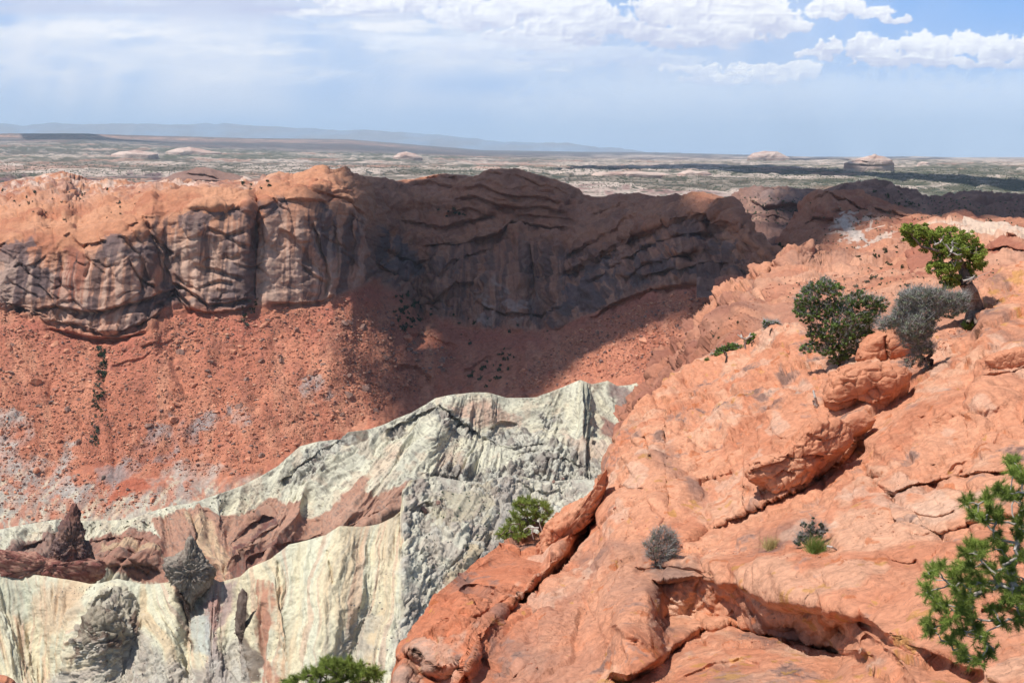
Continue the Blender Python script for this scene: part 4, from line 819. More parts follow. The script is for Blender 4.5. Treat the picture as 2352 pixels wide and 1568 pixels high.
# ------------------------------------------------------------------ sunlit slickrock between the rim and the near rock
MR_SLICK = mat_rock('slickrock', 1.6, 0.8, 0.20, dist=0.3)
def slick():
    sk = [(1440, 960), (1480, 905), (1500, 880), (1515, 855), (1535, 838), (1558, 812), (1590, 792), (1610, 765), (1632, 740), (1650, 722), (1664, 700), (1690, 682), (1712, 655), (1740, 650), (1748, 632), (1760, 622), (1772, 640), (1790, 630), (1797, 600), (1803, 578), (1815, 567), (1850, 566), (1862, 576), (1900, 586), (1930, 584), (1960, 590), (2000, 577), (2030, 560), (2060, 560), (2085, 572), (2120, 560), (2150, 552), (2200, 546), (2250, 548), (2352, 540), (2600, 530)]
    dk = lambda x: float(np.interp(x, [1440, 1520, 1600, 1700, 1760, 1815, 1900, 2000, 2200, 2352, 2600], [330, 370, 430, 500, 540, 600, 700, 760, 700, 640, 600]))
    back = [(x, y + 60, dk(x) * 1.16) for x, y in sk]; top = [(x, y, dk(x)) for x, y in sk]
    m1 = [(1440, 985, 300), (1520, 880, 320), (1600, 812, 350), (1700, 715, 400), (1815, 640, 430), (1900, 625, 470), (2000, 615, 500), (2200, 600, 470), (2352, 590, 440), (2600, 580, 420)]
    m2 = [(1440, 1010, 240), (1520, 900, 240), (1650, 790, 230), (1800, 700, 220), (2000, 655, 230), (2200, 640, 210), (2352, 640, 200), (2600, 640, 190)]
    m3 = [(1440, 1040, 180), (1520, 960, 170), (1700, 810, 140), (1850, 760, 115), (2000, 740, 100), (2200, 740, 90), (2352, 740, 90), (2600, 740, 90)]
    m4 = [(x, y + 120, D - 35) for x, y, D in m3]
    s = Sheet(1440, 2600, 640, [back, top, m1, m2, m3, m4], [4, 60, 70, 80, 20], xw=5)
    for (x, y, rx, ry, a, an) in ((1830, 600, 20, 34, 26, 0.1), (1850, 640, 30, 20, 16, 0), (1960, 610, 110, 16, 22, 0), (2045, 580, 30, 20, 16, 0), (1560, 830, 20, 40, 10, 0.5), (1750, 640, 16, 20, 10, 0), (2100, 660, 130, 22, 14, 0.05), (1900, 700, 60, 22, 7, 0), (2010, 690, 70, 20, 9, 0), (1800, 660, 40, 14, 8, 0), (1990, 635, 60, 14, 10, 0), (2180, 672, 60, 16, 5, 0), (1700, 760, 30, 40, 6, 0.6)): s.bump(x, y, rx, ry, a, an)
    for pts, d, f in (([(1800, 590), (1806, 620), (1800, 650)], 8, 6), ([(1850, 640), (1890, 650), (1920, 648)], 8, 5), ([(1900, 612), (1950, 602), (2010, 605), (2060, 612)], 7, 5), ([(1880, 660), (1940, 655), (1980, 662), (2020, 675)], 6, 5), ([(1560, 812), (1590, 800), (1620, 770)], 8, 7), ([(1520, 860), (1560, 850), (1600, 830)], 7, 7), ([(1600, 780), (1640, 770), (1680, 730)], 6, 6), ([(1700, 700), (1740, 690), (1780, 670)], 5, 5), ([(1690, 760), (1740, 730), (1790, 716)], 3.5, 5), ([(1720, 700), (1722, 740), (1716, 770)], 4, 5),
                      ([(2060, 560), (2090, 574), (2120, 590)], 5, 4), ([(1920, 690), (1990, 676), (2060, 690), (2090, 700)], 3, 6), ([(2020, 650), (2100, 640), (2180, 652)], 4, 5), ([(2070, 670), (2110, 660), (2150, 668)], 3, 6)): s.step(pts, d, f, lip=d * .15)
    rr = random.Random(5)
    for k in range(110):
        x = rr.uniform(1500, 2380); y = rr.uniform(575, 740); ln = rr.uniform(14, 60); sl = rr.uniform(-0.35, 0.25) - (0.5 if x < 1780 else 0)
        s.step([(x + ln * u, y + sl * ln * u + 4 * math.sin(u * 6 + k)) for u in (-.5, -.2, .1, .5)], rr.uniform(1.0, 3.5), rr.uniform(2.5, 5))
    s.upd(); X, Y, Z = s.p[..., 0], s.p[..., 1], s.p[..., 2]
    sp = sstep(1840, 1760, s.px + 0.25 * (s.py - 600))          # the broken spur at the left
    f1, e1, id1 = cell(X / 9, Y / 11, Z / 7); f2, e2, id2 = cell(X / 22, Y / 26, Z / 14)
    on = sstep(0.8, 1.1, s.T)
    nr = np.clip(s.D / 320, 0.25, 1.2)
    s.push((2.6 * crag(X / 26, Y / 26, Z / 14, 5) * nr + 3.5 * fbm(X / 30, Y / 30, Z / 16, o=5) * nr + 1.6 * ridged(X / 16, Y / 16, Z / 6, o=4) * nr + (1.6 * id1 + 1.6 * sstep(0, .3, e1)) * (0.25 + sp) * nr + 3 * id2 * sp) * on)
    s.col[:] = A(216, 148, 112)
    s.paint(sstep(0.0, 0.5, fbm(X / 30, Y / 30, Z / 12, o=5)) * 0.7, A(226, 166, 132)); s.paint(sstep(0.15, 0.5, fbm(X / 22 + 9, Y / 22, Z / 7, o=5)) * 0.6, A(192, 120, 90))
    s.paint(sstep(0.25, 0.5, fbm(X / 12 + 9, Y / 12 + 40, Z / 7, o=4)) * 0.3, A(170, 128, 110))
    s.paint(sp * sstep(0.1, 0.4, fbm(X / 14, Y / 14, Z / 14 + 9, o=4)) * 0.5, A(150, 96, 84))
    s.paint(sp * sstep(700, 860, s.py) * 0.5, A(164, 98, 78))
    s.paint(soft_poly(s.px, s.py, [(1810, 600), (1840, 585), (1960, 596), (2040, 590), (2080, 600), (1960, 625), (1850, 640)], 6, 10, 16, 3) * 0.6, A(184, 134, 110))
    build(s, 'slickrock', MR_SLICK)
    # cliffy ledge at the right edge
    sk = [(2090, 560), (2108, 535), (2118, 522), (2135, 516), (2150, 512), (2170, 520), (2190, 515), (2230, 510), (2270, 514), (2310, 522), (2352, 532), (2600, 560)]
    rows = [[(x, y + 30, 560) for x, y in sk], [(x, y, 430) for x, y in sk], [(2090, 575, 330), (2118, 545, 330), (2150, 536, 325), (2200, 548, 320), (2260, 570, 300), (2310, 556, 290), (2352, 568, 280), (2600, 580, 260)],
            [(2090, 590, 322), (2118, 560, 322), (2150, 556, 318), (2200, 575, 312), (2240, 596, 300), (2262, 612, 292), (2310, 604, 282), (2352, 612, 274), (2600, 630, 252)], [(2090, 640, 230), (2262, 660, 215), (2600, 690, 190)]]
    s = Sheet(2090, 2600, 300, rows, [4, 40, 40, 24], xw=5)
    s.step([(2160, 548), (2200, 560), (2236, 590), (2262, 606), (2300, 596), (2352, 604), (2440, 620)], 10, 7, lip=1); s.step([(2120, 526), (2160, 536), (2200, 545), (2250, 556), (2300, 550), (2370, 560)], 6, 4, lip=1); s.step([(2270, 580), (2320, 570), (2380, 584)], 6, 5)
    s.upd(); X, Y, Z = s.p[..., 0], s.p[..., 1], s.p[..., 2]; f1, e1, id1 = cell(X / 7, Y / 10, Z / 5)
    s.push((2.6 * fbm(X / 16, Y / 16, Z / 10, o=5) + 1.2 * id1 + 1.3 * ridged(X / 9, Y / 9, Z / 5, o=4)) * sstep(0.8, 1.1, s.T))
    s.col[:] = A(216, 152, 118); s.paint(sstep(0, .4, fbm(X / 18, Y / 18, Z / 6, o=5)) * sstep(1.9, 1.6, s.T), A(232, 200, 174)); s.paint(sstep(1.8, 2.1, s.T) * .8, A(176, 104, 80))
    build(s, 'slickrock', MR_SLICK)
    return None
slick()
S_SLICK = [q for n, q in _sheets if n == 'slickrock'][0]

# ------------------------------------------------------------------ the near rock
MR_NEAR = mat_rock('near_sandstone', 0.20, 0.8, 0.24, dist=0.07, speck=0.07)
GTOP = [(860, 1650), (880, 1620), (905, 1568), (925, 1500), (945, 1455), (965, 1420), (1010, 1362), (1060, 1322), (1110, 1283), (1165, 1247), (1215, 1236), (1240, 1230), (1262, 1195), (1290, 1180), (1330, 1160), (1368, 1132), (1380, 1105), (1388, 1075), (1410, 1020), (1440, 972), (1480, 930), (1520, 892), (1560, 860), (1620, 830), (1680, 800), (1740, 768), (1790, 750), (1830, 748), (1880, 770), (1950, 778), (2000, 770), (2060, 775), (2130, 765), (2180, 748), (2228, 735), (2240, 700), (2250, 672), (2262, 652), (2300, 627), (2352, 602), (2600, 520)]
GD = [(860, 25), (905, 27), (965, 31), (1060, 36), (1165, 42), (1240, 43.5), (1290, 46), (1372, 48), (1440, 54), (1520, 59), (1620, 62), (1740, 60), (1830, 56), (1950, 49), (2060, 46.5), (2130, 46), (2230, 46), (2262, 48), (2352, 50), (2600, 52)]
GB = [(860, 24), (1050, 21), (1400, 17), (1800, 14), (2200, 11.5), (2600, 10)]
def near():
    dt = lambda x: float(np.interp(x, [q[0] for q in GD], [q[1] for q in GD])); db = lambda x: float(np.interp(x, [q[0] for q in GB], [q[1] for q in GB]))
    xs_ = sorted(set([q[0] for q in GTOP] + [1050, 1400, 1800, 2200]))
    yt = lambda x: float(np.interp(x, [q[0] for q in GTOP], [q[1] for q in GTOP]))
    back2 = [(x, yt(x) + 190, dt(x) * 1.30) for x in xs_]; back = [(x, yt(x) + 30, dt(x) * 1.10) for x in xs_]
    top = [(x, yt(x), dt(x)) for x in xs_]
    def R(f, b=0.0): return [(x, yt(x) * (1 - f) + 1700 * f, math.exp(math.log(dt(x)) * (1 - f) + math.log(db(x)) * f) * (1 - b * math.sin(math.pi * min(1, f * 1.6)) * (1 if f < .62 else 0))) for x in xs_]
    rows = [back2, back, top, R(0.05, .03), R(0.2, .05), R(0.45, .04), R(0.75), R(1.0)]
    s = Sheet(860, 2600, 900, rows, [6, 14, 26, 80, 150, 170, 120], xw=5)
    px, py = s.px, s.py
    # broad forms: right dome, left slab dome, bulge left of the alcove, lower benches
    for (x, y, rx, ry, a, an) in ((2180, 880, 170, 120, 2.2, -0.5), (1600, 960, 130, 90, 2.4, -0.7), (1500, 1080, 60, 120, 1.0, 0), (1080, 1400, 60, 110, 1.5, 0.6), (1440, 1440, 72, 76, 2.3, 0), (1660, 1300, 200, 26, .8, .1), (1860, 1370, 120, 20, .6, .25), (1180, 1330, 40, 90, 1.0, 0.75), (1480, 1180, 120, 40, 1.0, -0.5),
                                  (1310, 1210, 22, 80, 2.0, 0.75), (1850, 1310, 160, 40, 0.7, 0.1), (2150, 1160, 110, 36, 0.5, 0), (2170, 1040, 120, 40, 0.6, -0.1), (1700, 1270, 200, 24, -0.5, 0), (1250, 1430, 60, 160, 1.1, 0.75), (1500, 960, 36, 90, 1.5, 0.25), (1990, 1000, 40, 160, -1.6, 0.75), (2090, 850, 30, 110, -1.5, 0.9)):
        s.bump(x, y, rx, ry, a, an)
    L = [([(1540, 1262), (1590, 1243), (1650, 1205), (1715, 1172)], 1.4, 16, 8), ([(1690, 1185), (1715, 1172), (1790, 1137), (1850, 1112), (1880, 1087), (1940, 1042), (1968, 1000)], 2.6, 22, 14),
         ([(1040, 1575), (1083, 1500), (1093, 1459), (1147, 1398), (1198, 1354), (1242, 1296)], -1.6, 14), ([(1483, 1339), (1523, 1336), (1609, 1328), (1708, 1340), (1771, 1371), (1852, 1382), (1929, 1404), (1985, 1420)], 3.6, 110, 84),
         ([(1379, 1537), (1438, 1553), (1501, 1518), (1546, 1482), (1600, 1445), (1680, 1430), (1780, 1450), (1875, 1476), (1952, 1492), (2010, 1495)], 1.5, 40, 16), ([(1050, 1360), (1062, 1340), (1085, 1332), (1110, 1342), (1140, 1350), (1160, 1372)], 1.4, 30, 22), ([(945, 1482), (965, 1497), (990, 1527), (1020, 1532), (1062, 1512)], 1.4, 34, 30),
         ([(1985, 1060), (1997, 1087), (2030, 1115), (2062, 1134)], 0.7, 16), ([(2045, 1132), (2087, 1116), (2177, 1098), (2312, 1084), (2420, 1070)], 0.6, 12, 6), ([(2066, 1212), (2085, 1208), (2110, 1207), (2159, 1223), (2222, 1206), (2300, 1190), (2400, 1176)], 0.55, 12),
         ([(1974, 1398), (2024, 1445), (2078, 1472), (2132, 1490), (2177, 1503), (2250, 1530)], 0.9, 18, 22), ([(1930, 1404), (1990, 1452), (2050, 1502), (2100, 1562), (2150, 1600)], 0.9, 30, 34), ([(1590, 1113), (1612, 1100), (1650, 1097), (1700, 1082)], 0.4, 10), ([(1490, 1340), (1530, 1330), (1600, 1322), (1660, 1330)], 0.5, 8),
         ([(1450, 1312), (1530, 1300), (1600, 1306), (1640, 1318)], 0.35, 8), ([(2225, 866), (2290, 860), (2360, 840)], 0.5, 8), ([(2240, 830), (2270, 842), (2330, 836)], 0.3, 7), ([(1740, 1165), (1790, 1150), (1840, 1120)], 0.3, 10), ([(1440, 1240), (1470, 1246), (1500, 1240)], 0.5, 9), ([(2040, 1290), (2090, 1300), (2120, 1296)], 0.3, 8),
         ([(1290, 1380), (1330, 1360), (1390, 1350)], .25, 12), ([(1400, 1080), (1420, 1100), (1440, 1150)], .4, 10), ([(1620, 985), (1660, 970), (1710, 968)], .18, 6), ([(1780, 990), (1800, 1010), (1840, 1015)], .3, 10), ([(1750, 1085), (1790, 1092), (1850, 1086)], .5, 12), ([(1700, 930), (1730, 900), (1790, 880)], .15, 8),
         ([(2130, 980), (2180, 960), (2240, 965)], .2, 10), ([(2100, 1180), (2150, 1190), (2200, 1180)], .2, 7), ([(1900, 1490), (1950, 1500), (2000, 1530)], .3, 9), ([(1560, 1560), (1620, 1530), (1700, 1510), (1760, 1530)], .35, 12), ([(1430, 1120), (1460, 1135), (1490, 1130)], .5, 9), ([(1170, 1560), (1210, 1530), (1240, 1520)], .3, 8), ([(2250, 1390), (2300, 1385), (2352, 1395)], .3, 8), ([(1800, 1480), (1860, 1500), (1900, 1505)], .3, 8)]
    for a_ in L: s.step(a_[0], a_[1], a_[2], edge=(a_[3] if len(a_) > 3 else 3.0 + a_[2] * .35), lip=abs(a_[1]) * 0.05, taper=0.08)
    for pts, d, f in (([(1356, 1196), (1331, 1222), (1283, 1250), (1252, 1272), (1250, 1290)], 0, 0), ([(1537, 930), (1535, 1000), (1533, 1060), (1537, 1140), (1545, 1175)], 0.8, 7), ([(1492, 1018), (1497, 1050), (1507, 1078)], 1.1, 7), ([(2058, 1134), (2052, 1170), (2068, 1224)], 0.9, 14), ([(1388, 1080), (1384, 1120), (1376, 1180), (1345, 1236), (1312, 1280), (1264, 1330), (1226, 1368), (1198, 1393), (1153, 1440)], 3.2, 9), ([(1330, 1020), (1400, 1060), (1410, 1110)], 0, 0), ([(1722, 1128), (1714, 1150), (1716, 1174)], 1.0, 10)):
        if d: s.step(pts, d, f, edge=2.5, taper=0.1)
    for pts, d, f, e_ in (([(1380, 1440), (1400, 1400), (1440, 1370), (1490, 1345)], -.9, 60, 10), ([(1330, 1050), (1400, 1100), (1440, 1180), (1500, 1215)], .35, 30, 12), ([(1060, 1300), (1110, 1290), (1180, 1262), (1240, 1262)], .3, 16, 10), ([(1070, 1420), (1110, 1400), (1160, 1372)], .7, 20, 12), ([(980, 1440), (1010, 1420), (1050, 1400)], .5, 24, 14), ([(1590, 1118), (1618, 1104), (1650, 1100), (1668, 1112)], .5, 24, 10), ([(1985, 1100), (2010, 1080), (2040, 1100)], .6, 30, 16), ([(2080, 1228), (2150, 1236), (2230, 1222), (2340, 1210)], .3, 24, 10), ([(1640, 1360), (1700, 1372), (1760, 1408)], .25, 20, 14), ([(2030, 1050), (2100, 1000), (2200, 960), (2330, 930)], .35, 40, 14), ([(2200, 745), (2240, 790), (2215, 850)], .3, 26, 12), ([(1440, 1060), (1470, 1090), (1500, 1150), (1520, 1200)], .4, 20, 10),
                          ([(1760, 1420), (1840, 1440), (1900, 1450)], .2, 18, 12), ([(1980, 1440), (2040, 1480), (2080, 1530)], .4, 18, 16), ([(2120, 1500), (2200, 1530), (2300, 1560)], .35, 20, 14), ([(1500, 1300), (1580, 1290), (1640, 1300)], .25, 14, 8)): s.step(pts, d, f, edge=e_, taper=.15)
    rr = random.Random(8)
    for k in range(330):        # small cracks, flakes and bedding edges
        x = rr.uniform(930, 2380); y = rr.uniform(float(np.interp(x, [q[0] for q in GTOP], [q[1] for q in GTOP])) + 12, 1600); ln = rr.choice((12, 20, 30, 45, 80)) * rr.uniform(.7, 1.3)
        sl = -0.55 + rr.uniform(-0.45, 0.5) if y < 1250 or x < 1450 else rr.uniform(-0.3, 0.55)
        Dl = math.exp(np.interp(y, [700, 1600], [math.log(50), math.log(14)]))
        s.step([(x + ln * u, y + sl * ln * u + ln * .14 * math.sin(u * 6 + k) + rr.uniform(-.09, .09) * ln) for u in (-.5, -.38, -.25, -.1, 0, .12, .25, .38, .5)], rr.uniform(0.0015, 0.007) * Dl, rr.uniform(3, 14), edge=rr.uniform(2.5, 8), taper=.35)
    s.upd(); X, Y, Z = s.p[..., 0], s.p[..., 1], s.p[..., 2]
    on = sstep(1.5, 2.05, s.T); k = np.clip(s.D / 30, 0.5, 1.6)
    flake = sstep(0.0, 0.4, fbm(X / 5 + 3, Y / 5, Z / 5, o=3))
    f1, e1, id1 = cell(X / 1.3, Y / 1.8, Z / 0.8); bz = (Z + 0.45 * X + 0.6 * fbm(X / 5, Y / 5, Z / 5, o=3)) / 0.55; bt = bz - np.floor(bz)
    fc1, ec1, ic1 = cell(X / 4.2 + .25 * fbm(X / 3, Y / 3, Z / 3, o=2), Y / 6, Z / 3.0); fc2, ec2, ic2 = cell((X - .5 * Z) / 1.7, Y / 2.6, Z / 1.1)
    rgh = .12 + 1.0 * sstep(-.15, .45, fbm(X / 6 + 30, Y / 7, Z / 5, o=3))
    s.push((0.34 * fbm(X / 5, Y / 7, Z / 4, o=3) + 0.15 * crag(X / 2.6, Y / 3.6, Z / 1.8, 5) * rgh + (.16 * ic1 - .10 * sstep(.10, 0, ec1)) + (0.06 * ic2 - .05 * sstep(.1, 0, ec2)) * rgh + (0.05 * id1 + 0.04 * sstep(0, .3, e1)) * flake + 0.11 * sstep(0, .25, bt) * (1 - bt) * sstep(-.1, .4, fbm(X / 7 + 60, Y / 7, Z / 5, o=2)) + 0.035 * crag(X / .7, Y / .9, Z / .5, 4) * rgh) * on * k * 0.9, k=3)
    s.col[:] = A(232, 156, 116)
    s.paint(sstep(-.1, .5, fbm(X / 6, Y / 6, Z / 4, o=5)) * .7, A(238, 168, 128)); s.paint(sstep(.1, .5, fbm(X / 3 + 9, Y / 4, Z / 2, o=5)) * .6, A(212, 128, 88)); s.paint(sstep(.2, .5, fbm(X / 1.6 + 9, Y / 2.4, Z / 1.4, o=5)) * .5, A(244, 192, 156))
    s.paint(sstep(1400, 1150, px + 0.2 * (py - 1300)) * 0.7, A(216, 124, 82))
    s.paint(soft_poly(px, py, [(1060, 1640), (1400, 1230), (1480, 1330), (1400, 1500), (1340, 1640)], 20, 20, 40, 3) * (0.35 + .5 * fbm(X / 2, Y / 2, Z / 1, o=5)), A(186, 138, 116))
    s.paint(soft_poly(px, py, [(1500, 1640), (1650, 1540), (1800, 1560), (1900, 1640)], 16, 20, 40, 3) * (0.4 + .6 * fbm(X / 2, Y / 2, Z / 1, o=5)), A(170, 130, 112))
    bd = np.sin((Z * 1.0 + .42 * X + .9 * fbm(X / 9, Y / 9, Z / 6, o=3)) * 9.0) + .8 * np.sin((Z + .42 * X + .5 * fbm(X / 5, Y / 5, Z / 4, o=3)) * 23.0)
    s.paint(sstep(.4, 1.4, bd) * .28 * sstep(-.2, .3, fbm(X / 8 - 20, Y / 8, Z / 6, o=3)), A(196, 118, 84))
    vs = fbm((X + Z) / 3.0 + 70, Y / 6, (Z - X) / 1.2, o=5); s.paint(sstep(.22, .5, vs) * .45, A(170, 124, 104)); s.paint(sstep(.5, .7, vs) * .5, A(120, 100, 96))
    gl = fbm(X / .9 + 30, Y / 1.2, Z / .8, o=5, gain=.65) + .5 * fbm(X / 6 + 8, Y / 6, Z / 6, o=3)
    s.paint(sstep(.5, .6, gl) * .45, A(160, 136, 126)); s.paint(sstep(.74, .8, gl) * .6, A(110, 92, 88))
    s.paint(sstep(.86, .92, fbm(X / .4 - 30, Y / .5, Z / .4, o=4) + .4 * fbm(X / 5 - 8, Y / 5, Z / 5, o=2)) * .6, A(206, 150, 60))
    s.paint(sstep(.7, .76, fbm(X / .5 - 60, Y / .6, Z / .5, o=4)) * .6, A(206, 110, 50))
    s.paint(sstep(.5, .65, fbm(X / 1.2 - 90, Y / 3, Z / 1.2, o=4)) * .45, A(236, 196, 168))
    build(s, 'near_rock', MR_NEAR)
    return s
S_NEAR = near()

# ------------------------------------------------------------------ loose rocks
import bmesh
def ico(sub):
    bm = bmesh.new(); bmesh.ops.create_icosphere(bm, subdivisions=sub, radius=1.0)
    v = np.array([q.co[:] for q in bm.verts]); f = np.array([[w.index for w in q.verts] for q in bm.faces]); bm.free(); return v, f
ICO = {k: ico(k) for k in (1, 2, 3, 4)}
def rock_shape(seed, sub=3, cuts=11, rough=0.03):
    r = np.random.RandomState(seed); v, f = ICO[sub]; v = v.copy()
    for k in range(cuts):
        n = r.randn(3); n /= np.linalg.norm(n); d = r.uniform(0.45, 0.8); t = v @ n - d
        v -= np.clip(t, 0, None)[:, None] * n
    v *= np.array([1, r.uniform(.7, 1), r.uniform(.55, .85)])
    v += v * (rough * fbm(v[:, 0] * 3 + seed, v[:, 1] * 3, v[:, 2] * 3, o=3))[:, None] * 2
    return v, f
MR_RUST = mat_plain('boulder_rust', A(226, 152, 116), .95, .28, 1.2)
MR_DARK = mat_plain('boulder_varnished', A(160, 122, 106), .9, .3, 1.2)
MR_GREY = mat_plain('boulder_grey', A(136, 122, 110), .95, .25, 1.2)
protos = {}
for kk, (mm, nm) in enumerate(((MR_RUST, 'rust'), (MR_DARK, 'dark'), (MR_GREY, 'grey'))):
    protos[nm] = []
    for j in range(6):
        v, f = rock_shape(100 * kk + j, 3); me = bpy.data.meshes.new('boulder')
        me.from_pydata(v.tolist(), [], f.tolist()); me.materials.append(mm); protos[nm].append(me)
rb = random.Random(21)
_made = []
def boulder(sheet, x, y, r_px, look, label, group=None, name='boulder', sink=0.3):
    p, n = sheet.at(x, y); R = r_px * p[1] / FPX
    o = bpy.data.objects.new(name, rb.choice(protos[look])); COL.objects.link(o)
    o.location = p + np.array([0, 0, 1.0]) * R * sink * .5 - np.array([0, 0, R * .12]); o.scale = (R * rb.uniform(.85, 1.15), R * rb.uniform(.8, 1.1), R * rb.uniform(.75, 1.15))
    o.rotation_euler = (rb.uniform(-.5, .5), rb.uniform(-.5, .5), rb.uniform(0, 6.28))
    _made.append((o, x, y, r_px, look, group)); tag(o, label, 'boulder', group); return o
# the big ones one can point to
for a in ((607, 747, 17, 'rust', 'huge rust red boulder with a hollow shaded side high on the talus below the cliff'),
          (80, 876, 19, 'rust', 'large rounded rust boulder alone low on the left talus'), (128, 790, 15, 'rust', 'largest block of the boulder cluster under the left ledges'),
          (105, 772, 12, 'rust', 'squat block at the upper left of the boulder cluster under the left ledges'), (152, 806, 12, 'rust', 'block at the lower right of the boulder cluster under the left ledges'),
          (600, 828, 10, 'dark', 'dark varnished boulder on the open talus below the huge rust boulder'), (645, 826, 10, 'dark', 'second dark boulder just right of the dark varnished one on open talus'),
          (50, 828, 10, 'rust', 'split rust boulder near the left edge of the talus'), (12, 880, 9, 'rust', 'upright slab of rust rock at the left frame edge on the talus'),
          (165, 858, 10, 'rust', 'blocky rust boulder right of the large rounded one on the left talus'), (545, 1038, 12, 'rust', 'rust boulder in the row above the white ridge crest, leftmost of the big ones'),
          (600, 1042, 11, 'dark', 'dark faced boulder in the row just above the white ridge crest'), (572, 1050, 10, 'rust', 'rust boulder between two others above the white ridge crest'),
          (790, 738, 13, 'dark', 'flat topped dark block at the edge of the cloud shadow under the cliff corner'), (800, 905, 15, 'dark', 'tall dark boulder in the shadowed pile at the foot of the buttress'),
          (835, 893, 15, 'dark', 'leaning dark boulder right of the tall one in the shadowed pile'), (560, 735, 8, 'rust', 'small blocky boulder left of the huge rust boulder below the cliff'),
          (476, 850, 9, 'dark', 'dark broken boulder pair in the middle of the sunlit talus')):
    boulder(S_WALL, *a)
def in_any(x, y, polys):
    return any(in_poly(np.array([x]), np.array([y]), p)[0] for p in polys)
TAL = [(0, 715), (100, 760), (200, 790), (290, 790), (370, 755), (400, 720), (560, 730), (700, 712), (830, 690), (900, 700), (960, 760), (900, 900), (860, 960), (700, 1010), (560, 1090), (400, 1090), (200, 1060), (150, 1090), (0, 1060)]
TALR = [(1340, 745), (1480, 690), (1600, 665), (1650, 680), (1560, 780), (1500, 850), (1300, 880), (1200, 895), (1150, 890), (1240, 820)]
BOWL = [(780, 720), (900, 720), (1000, 760), (1050, 830), (950, 900), (830, 960), (780, 850)]
LOWL = [(0, 1060), (150, 1090), (220, 1080), (330, 1130), (440, 1100), (440, 1140), (200, 1190), (0, 1190)]
def scatter(poly, n, seed):
    r = random.Random(seed); xs = [q[0] for q in poly]; ys = [q[1] for q in poly]; out = []
    while len(out) < n:
        X = np.array([r.uniform(min(xs), max(xs)) for _ in range(n * 3)]); Y = np.array([r.uniform(min(ys), max(ys)) for _ in range(n * 3)])
        m = in_poly(X, Y, poly); out += list(zip(X[m], Y[m]))
    return out[:n]
def psize(r, a, b, p=2.6): return a * (1 - r.random() * (1 - (a / b) ** p)) ** (-1 / p)
rz = random.Random(2)
for poly, n, seed, look, lab, grp in ((TAL, 150, 1, ('rust', 'rust', 'dark'), 'angular sandstone boulder lying on the sunlit red talus under the left cliff', 'boulders on the sunlit talus'),
                                      (TALR, 50, 2, ('rust', 'dark'), 'sandstone boulder on the red talus fan below the right hand cliff', 'boulders on the right talus fan'),
                                      (BOWL, 45, 3, ('dark', 'rust'), 'dark boulder in the shaded rubble at the head of the bowl', 'boulders in the shaded bowl'),
                                      (LOWL, 30, 4, ('rust', 'rust', 'grey'), 'red boulder rolled down among the grey and white badlands', 'boulders on the lower badlands')):
    for (x, y) in scatter(poly, n, seed): boulder(S_WALL, x, y, psize(rz, 4.6, 15, 1.8), rz.choice(look), lab, grp)
def rubble(name, sheet, polys, mat, rmin, rmax, seed, cols):
    r = random.Random(seed); V = []; F = []; C = []; off = 0
    shapes = [rock_shape(500 + k, 1, 8, .05) for k in range(8)]
    for poly, n in polys:
        for (x, y) in scatter(poly, n, seed + n):
            p, nn = sheet.at(x, y); R = psize(r, rmin, rmax, 2.2) * p[1] / FPX
            v, f = r.choice(shapes); a = r.uniform(0, 6.28); c, q = math.cos(a), math.sin(a); b = r.uniform(-.6, .6); cb, sb = math.cos(b), math.sin(b)
            w = v * np.array([r.uniform(.8, 1.4), r.uniform(.8, 1.2), r.uniform(.6, 1.1)]) @ np.array([[1, 0, 0], [0, cb, -sb], [0, sb, cb]]) @ np.array([[c, -q, 0], [q, c, 0], [0, 0, 1]])
            V.append(w * R + p + np.array([0, 0, R * .25])); F.append(f + off); off += len(v)
            C.append(np.tile(np.asarray(r.choice(cols)) * r.uniform(.8, 1.15), (len(v), 1)))
    o = mesh_from(name, np.concatenate(V), np.concatenate(F), mat, np.concatenate(C)); o['kind'] = 'stuff'
MR_RUB = mat_rock('rubble_stone', 1.5, .4, .15, dist=.2)
rubble('rubble', S_WALL, [(TAL, 15000), (TALR, 4500), (BOWL, 3500), (LOWL, 1200), ([(0, 700), (100, 745), (200, 780), (300, 785), (380, 740), (560, 726), (840, 660), (860, 680), (560, 760), (300, 820), (0, 770)], 1300)], MR_RUB, 1.1, 7.0, 4, [A(222, 150, 116), A(204, 130, 98), A(236, 174, 138), A(176, 116, 94), A(150, 118, 108), A(214, 140, 106)])
rubble('rubble', S_FRONT, [([(930, 1120), (1180, 1090), (1180, 1300), (1000, 1500), (930, 1500)], 1300), ([(470, 1350), (520, 1350), (600, 1568), (300, 1568), (200, 1540)], 500), ([(800, 1350), (920, 1300), (920, 1568), (760, 1568)], 350), ([(180, 1440), (270, 1350), (320, 1400), (320, 1500), (180, 1500)], 250)], MR_RUB, 0.9, 4.2, 5, [A(200, 192, 176), A(170, 156, 146), A(150, 130, 120), A(216, 210, 194)])
rubble('rubble', S_MID, [([(940, 1110), (1000, 1090), (1180, 1040), (1380, 1040), (1380, 1120), (940, 1160)], 600), ([(1020, 1000), (1070, 1000), (1060, 1120), (1010, 1120)], 260), ([(60, 1140), (300, 1230), (640, 1100), (640, 1130), (100, 1240)], 200)], MR_RUB, 0.9, 4.0, 6, [A(176, 168, 152), A(140, 122, 116), A(120, 100, 96)])
rubble('rubble', S_SLICK, [([(1520, 860), (1600, 790), (1720, 690), (1800, 650), (1760, 740), (1600, 830)], 700), ([(1800, 640), (2300, 600), (2300, 640), (2000, 690), (1800, 700)], 400)], MR_RUB, 0.9, 4.5, 7, [A(214, 146, 112), A(196, 126, 96), A(170, 112, 92)])
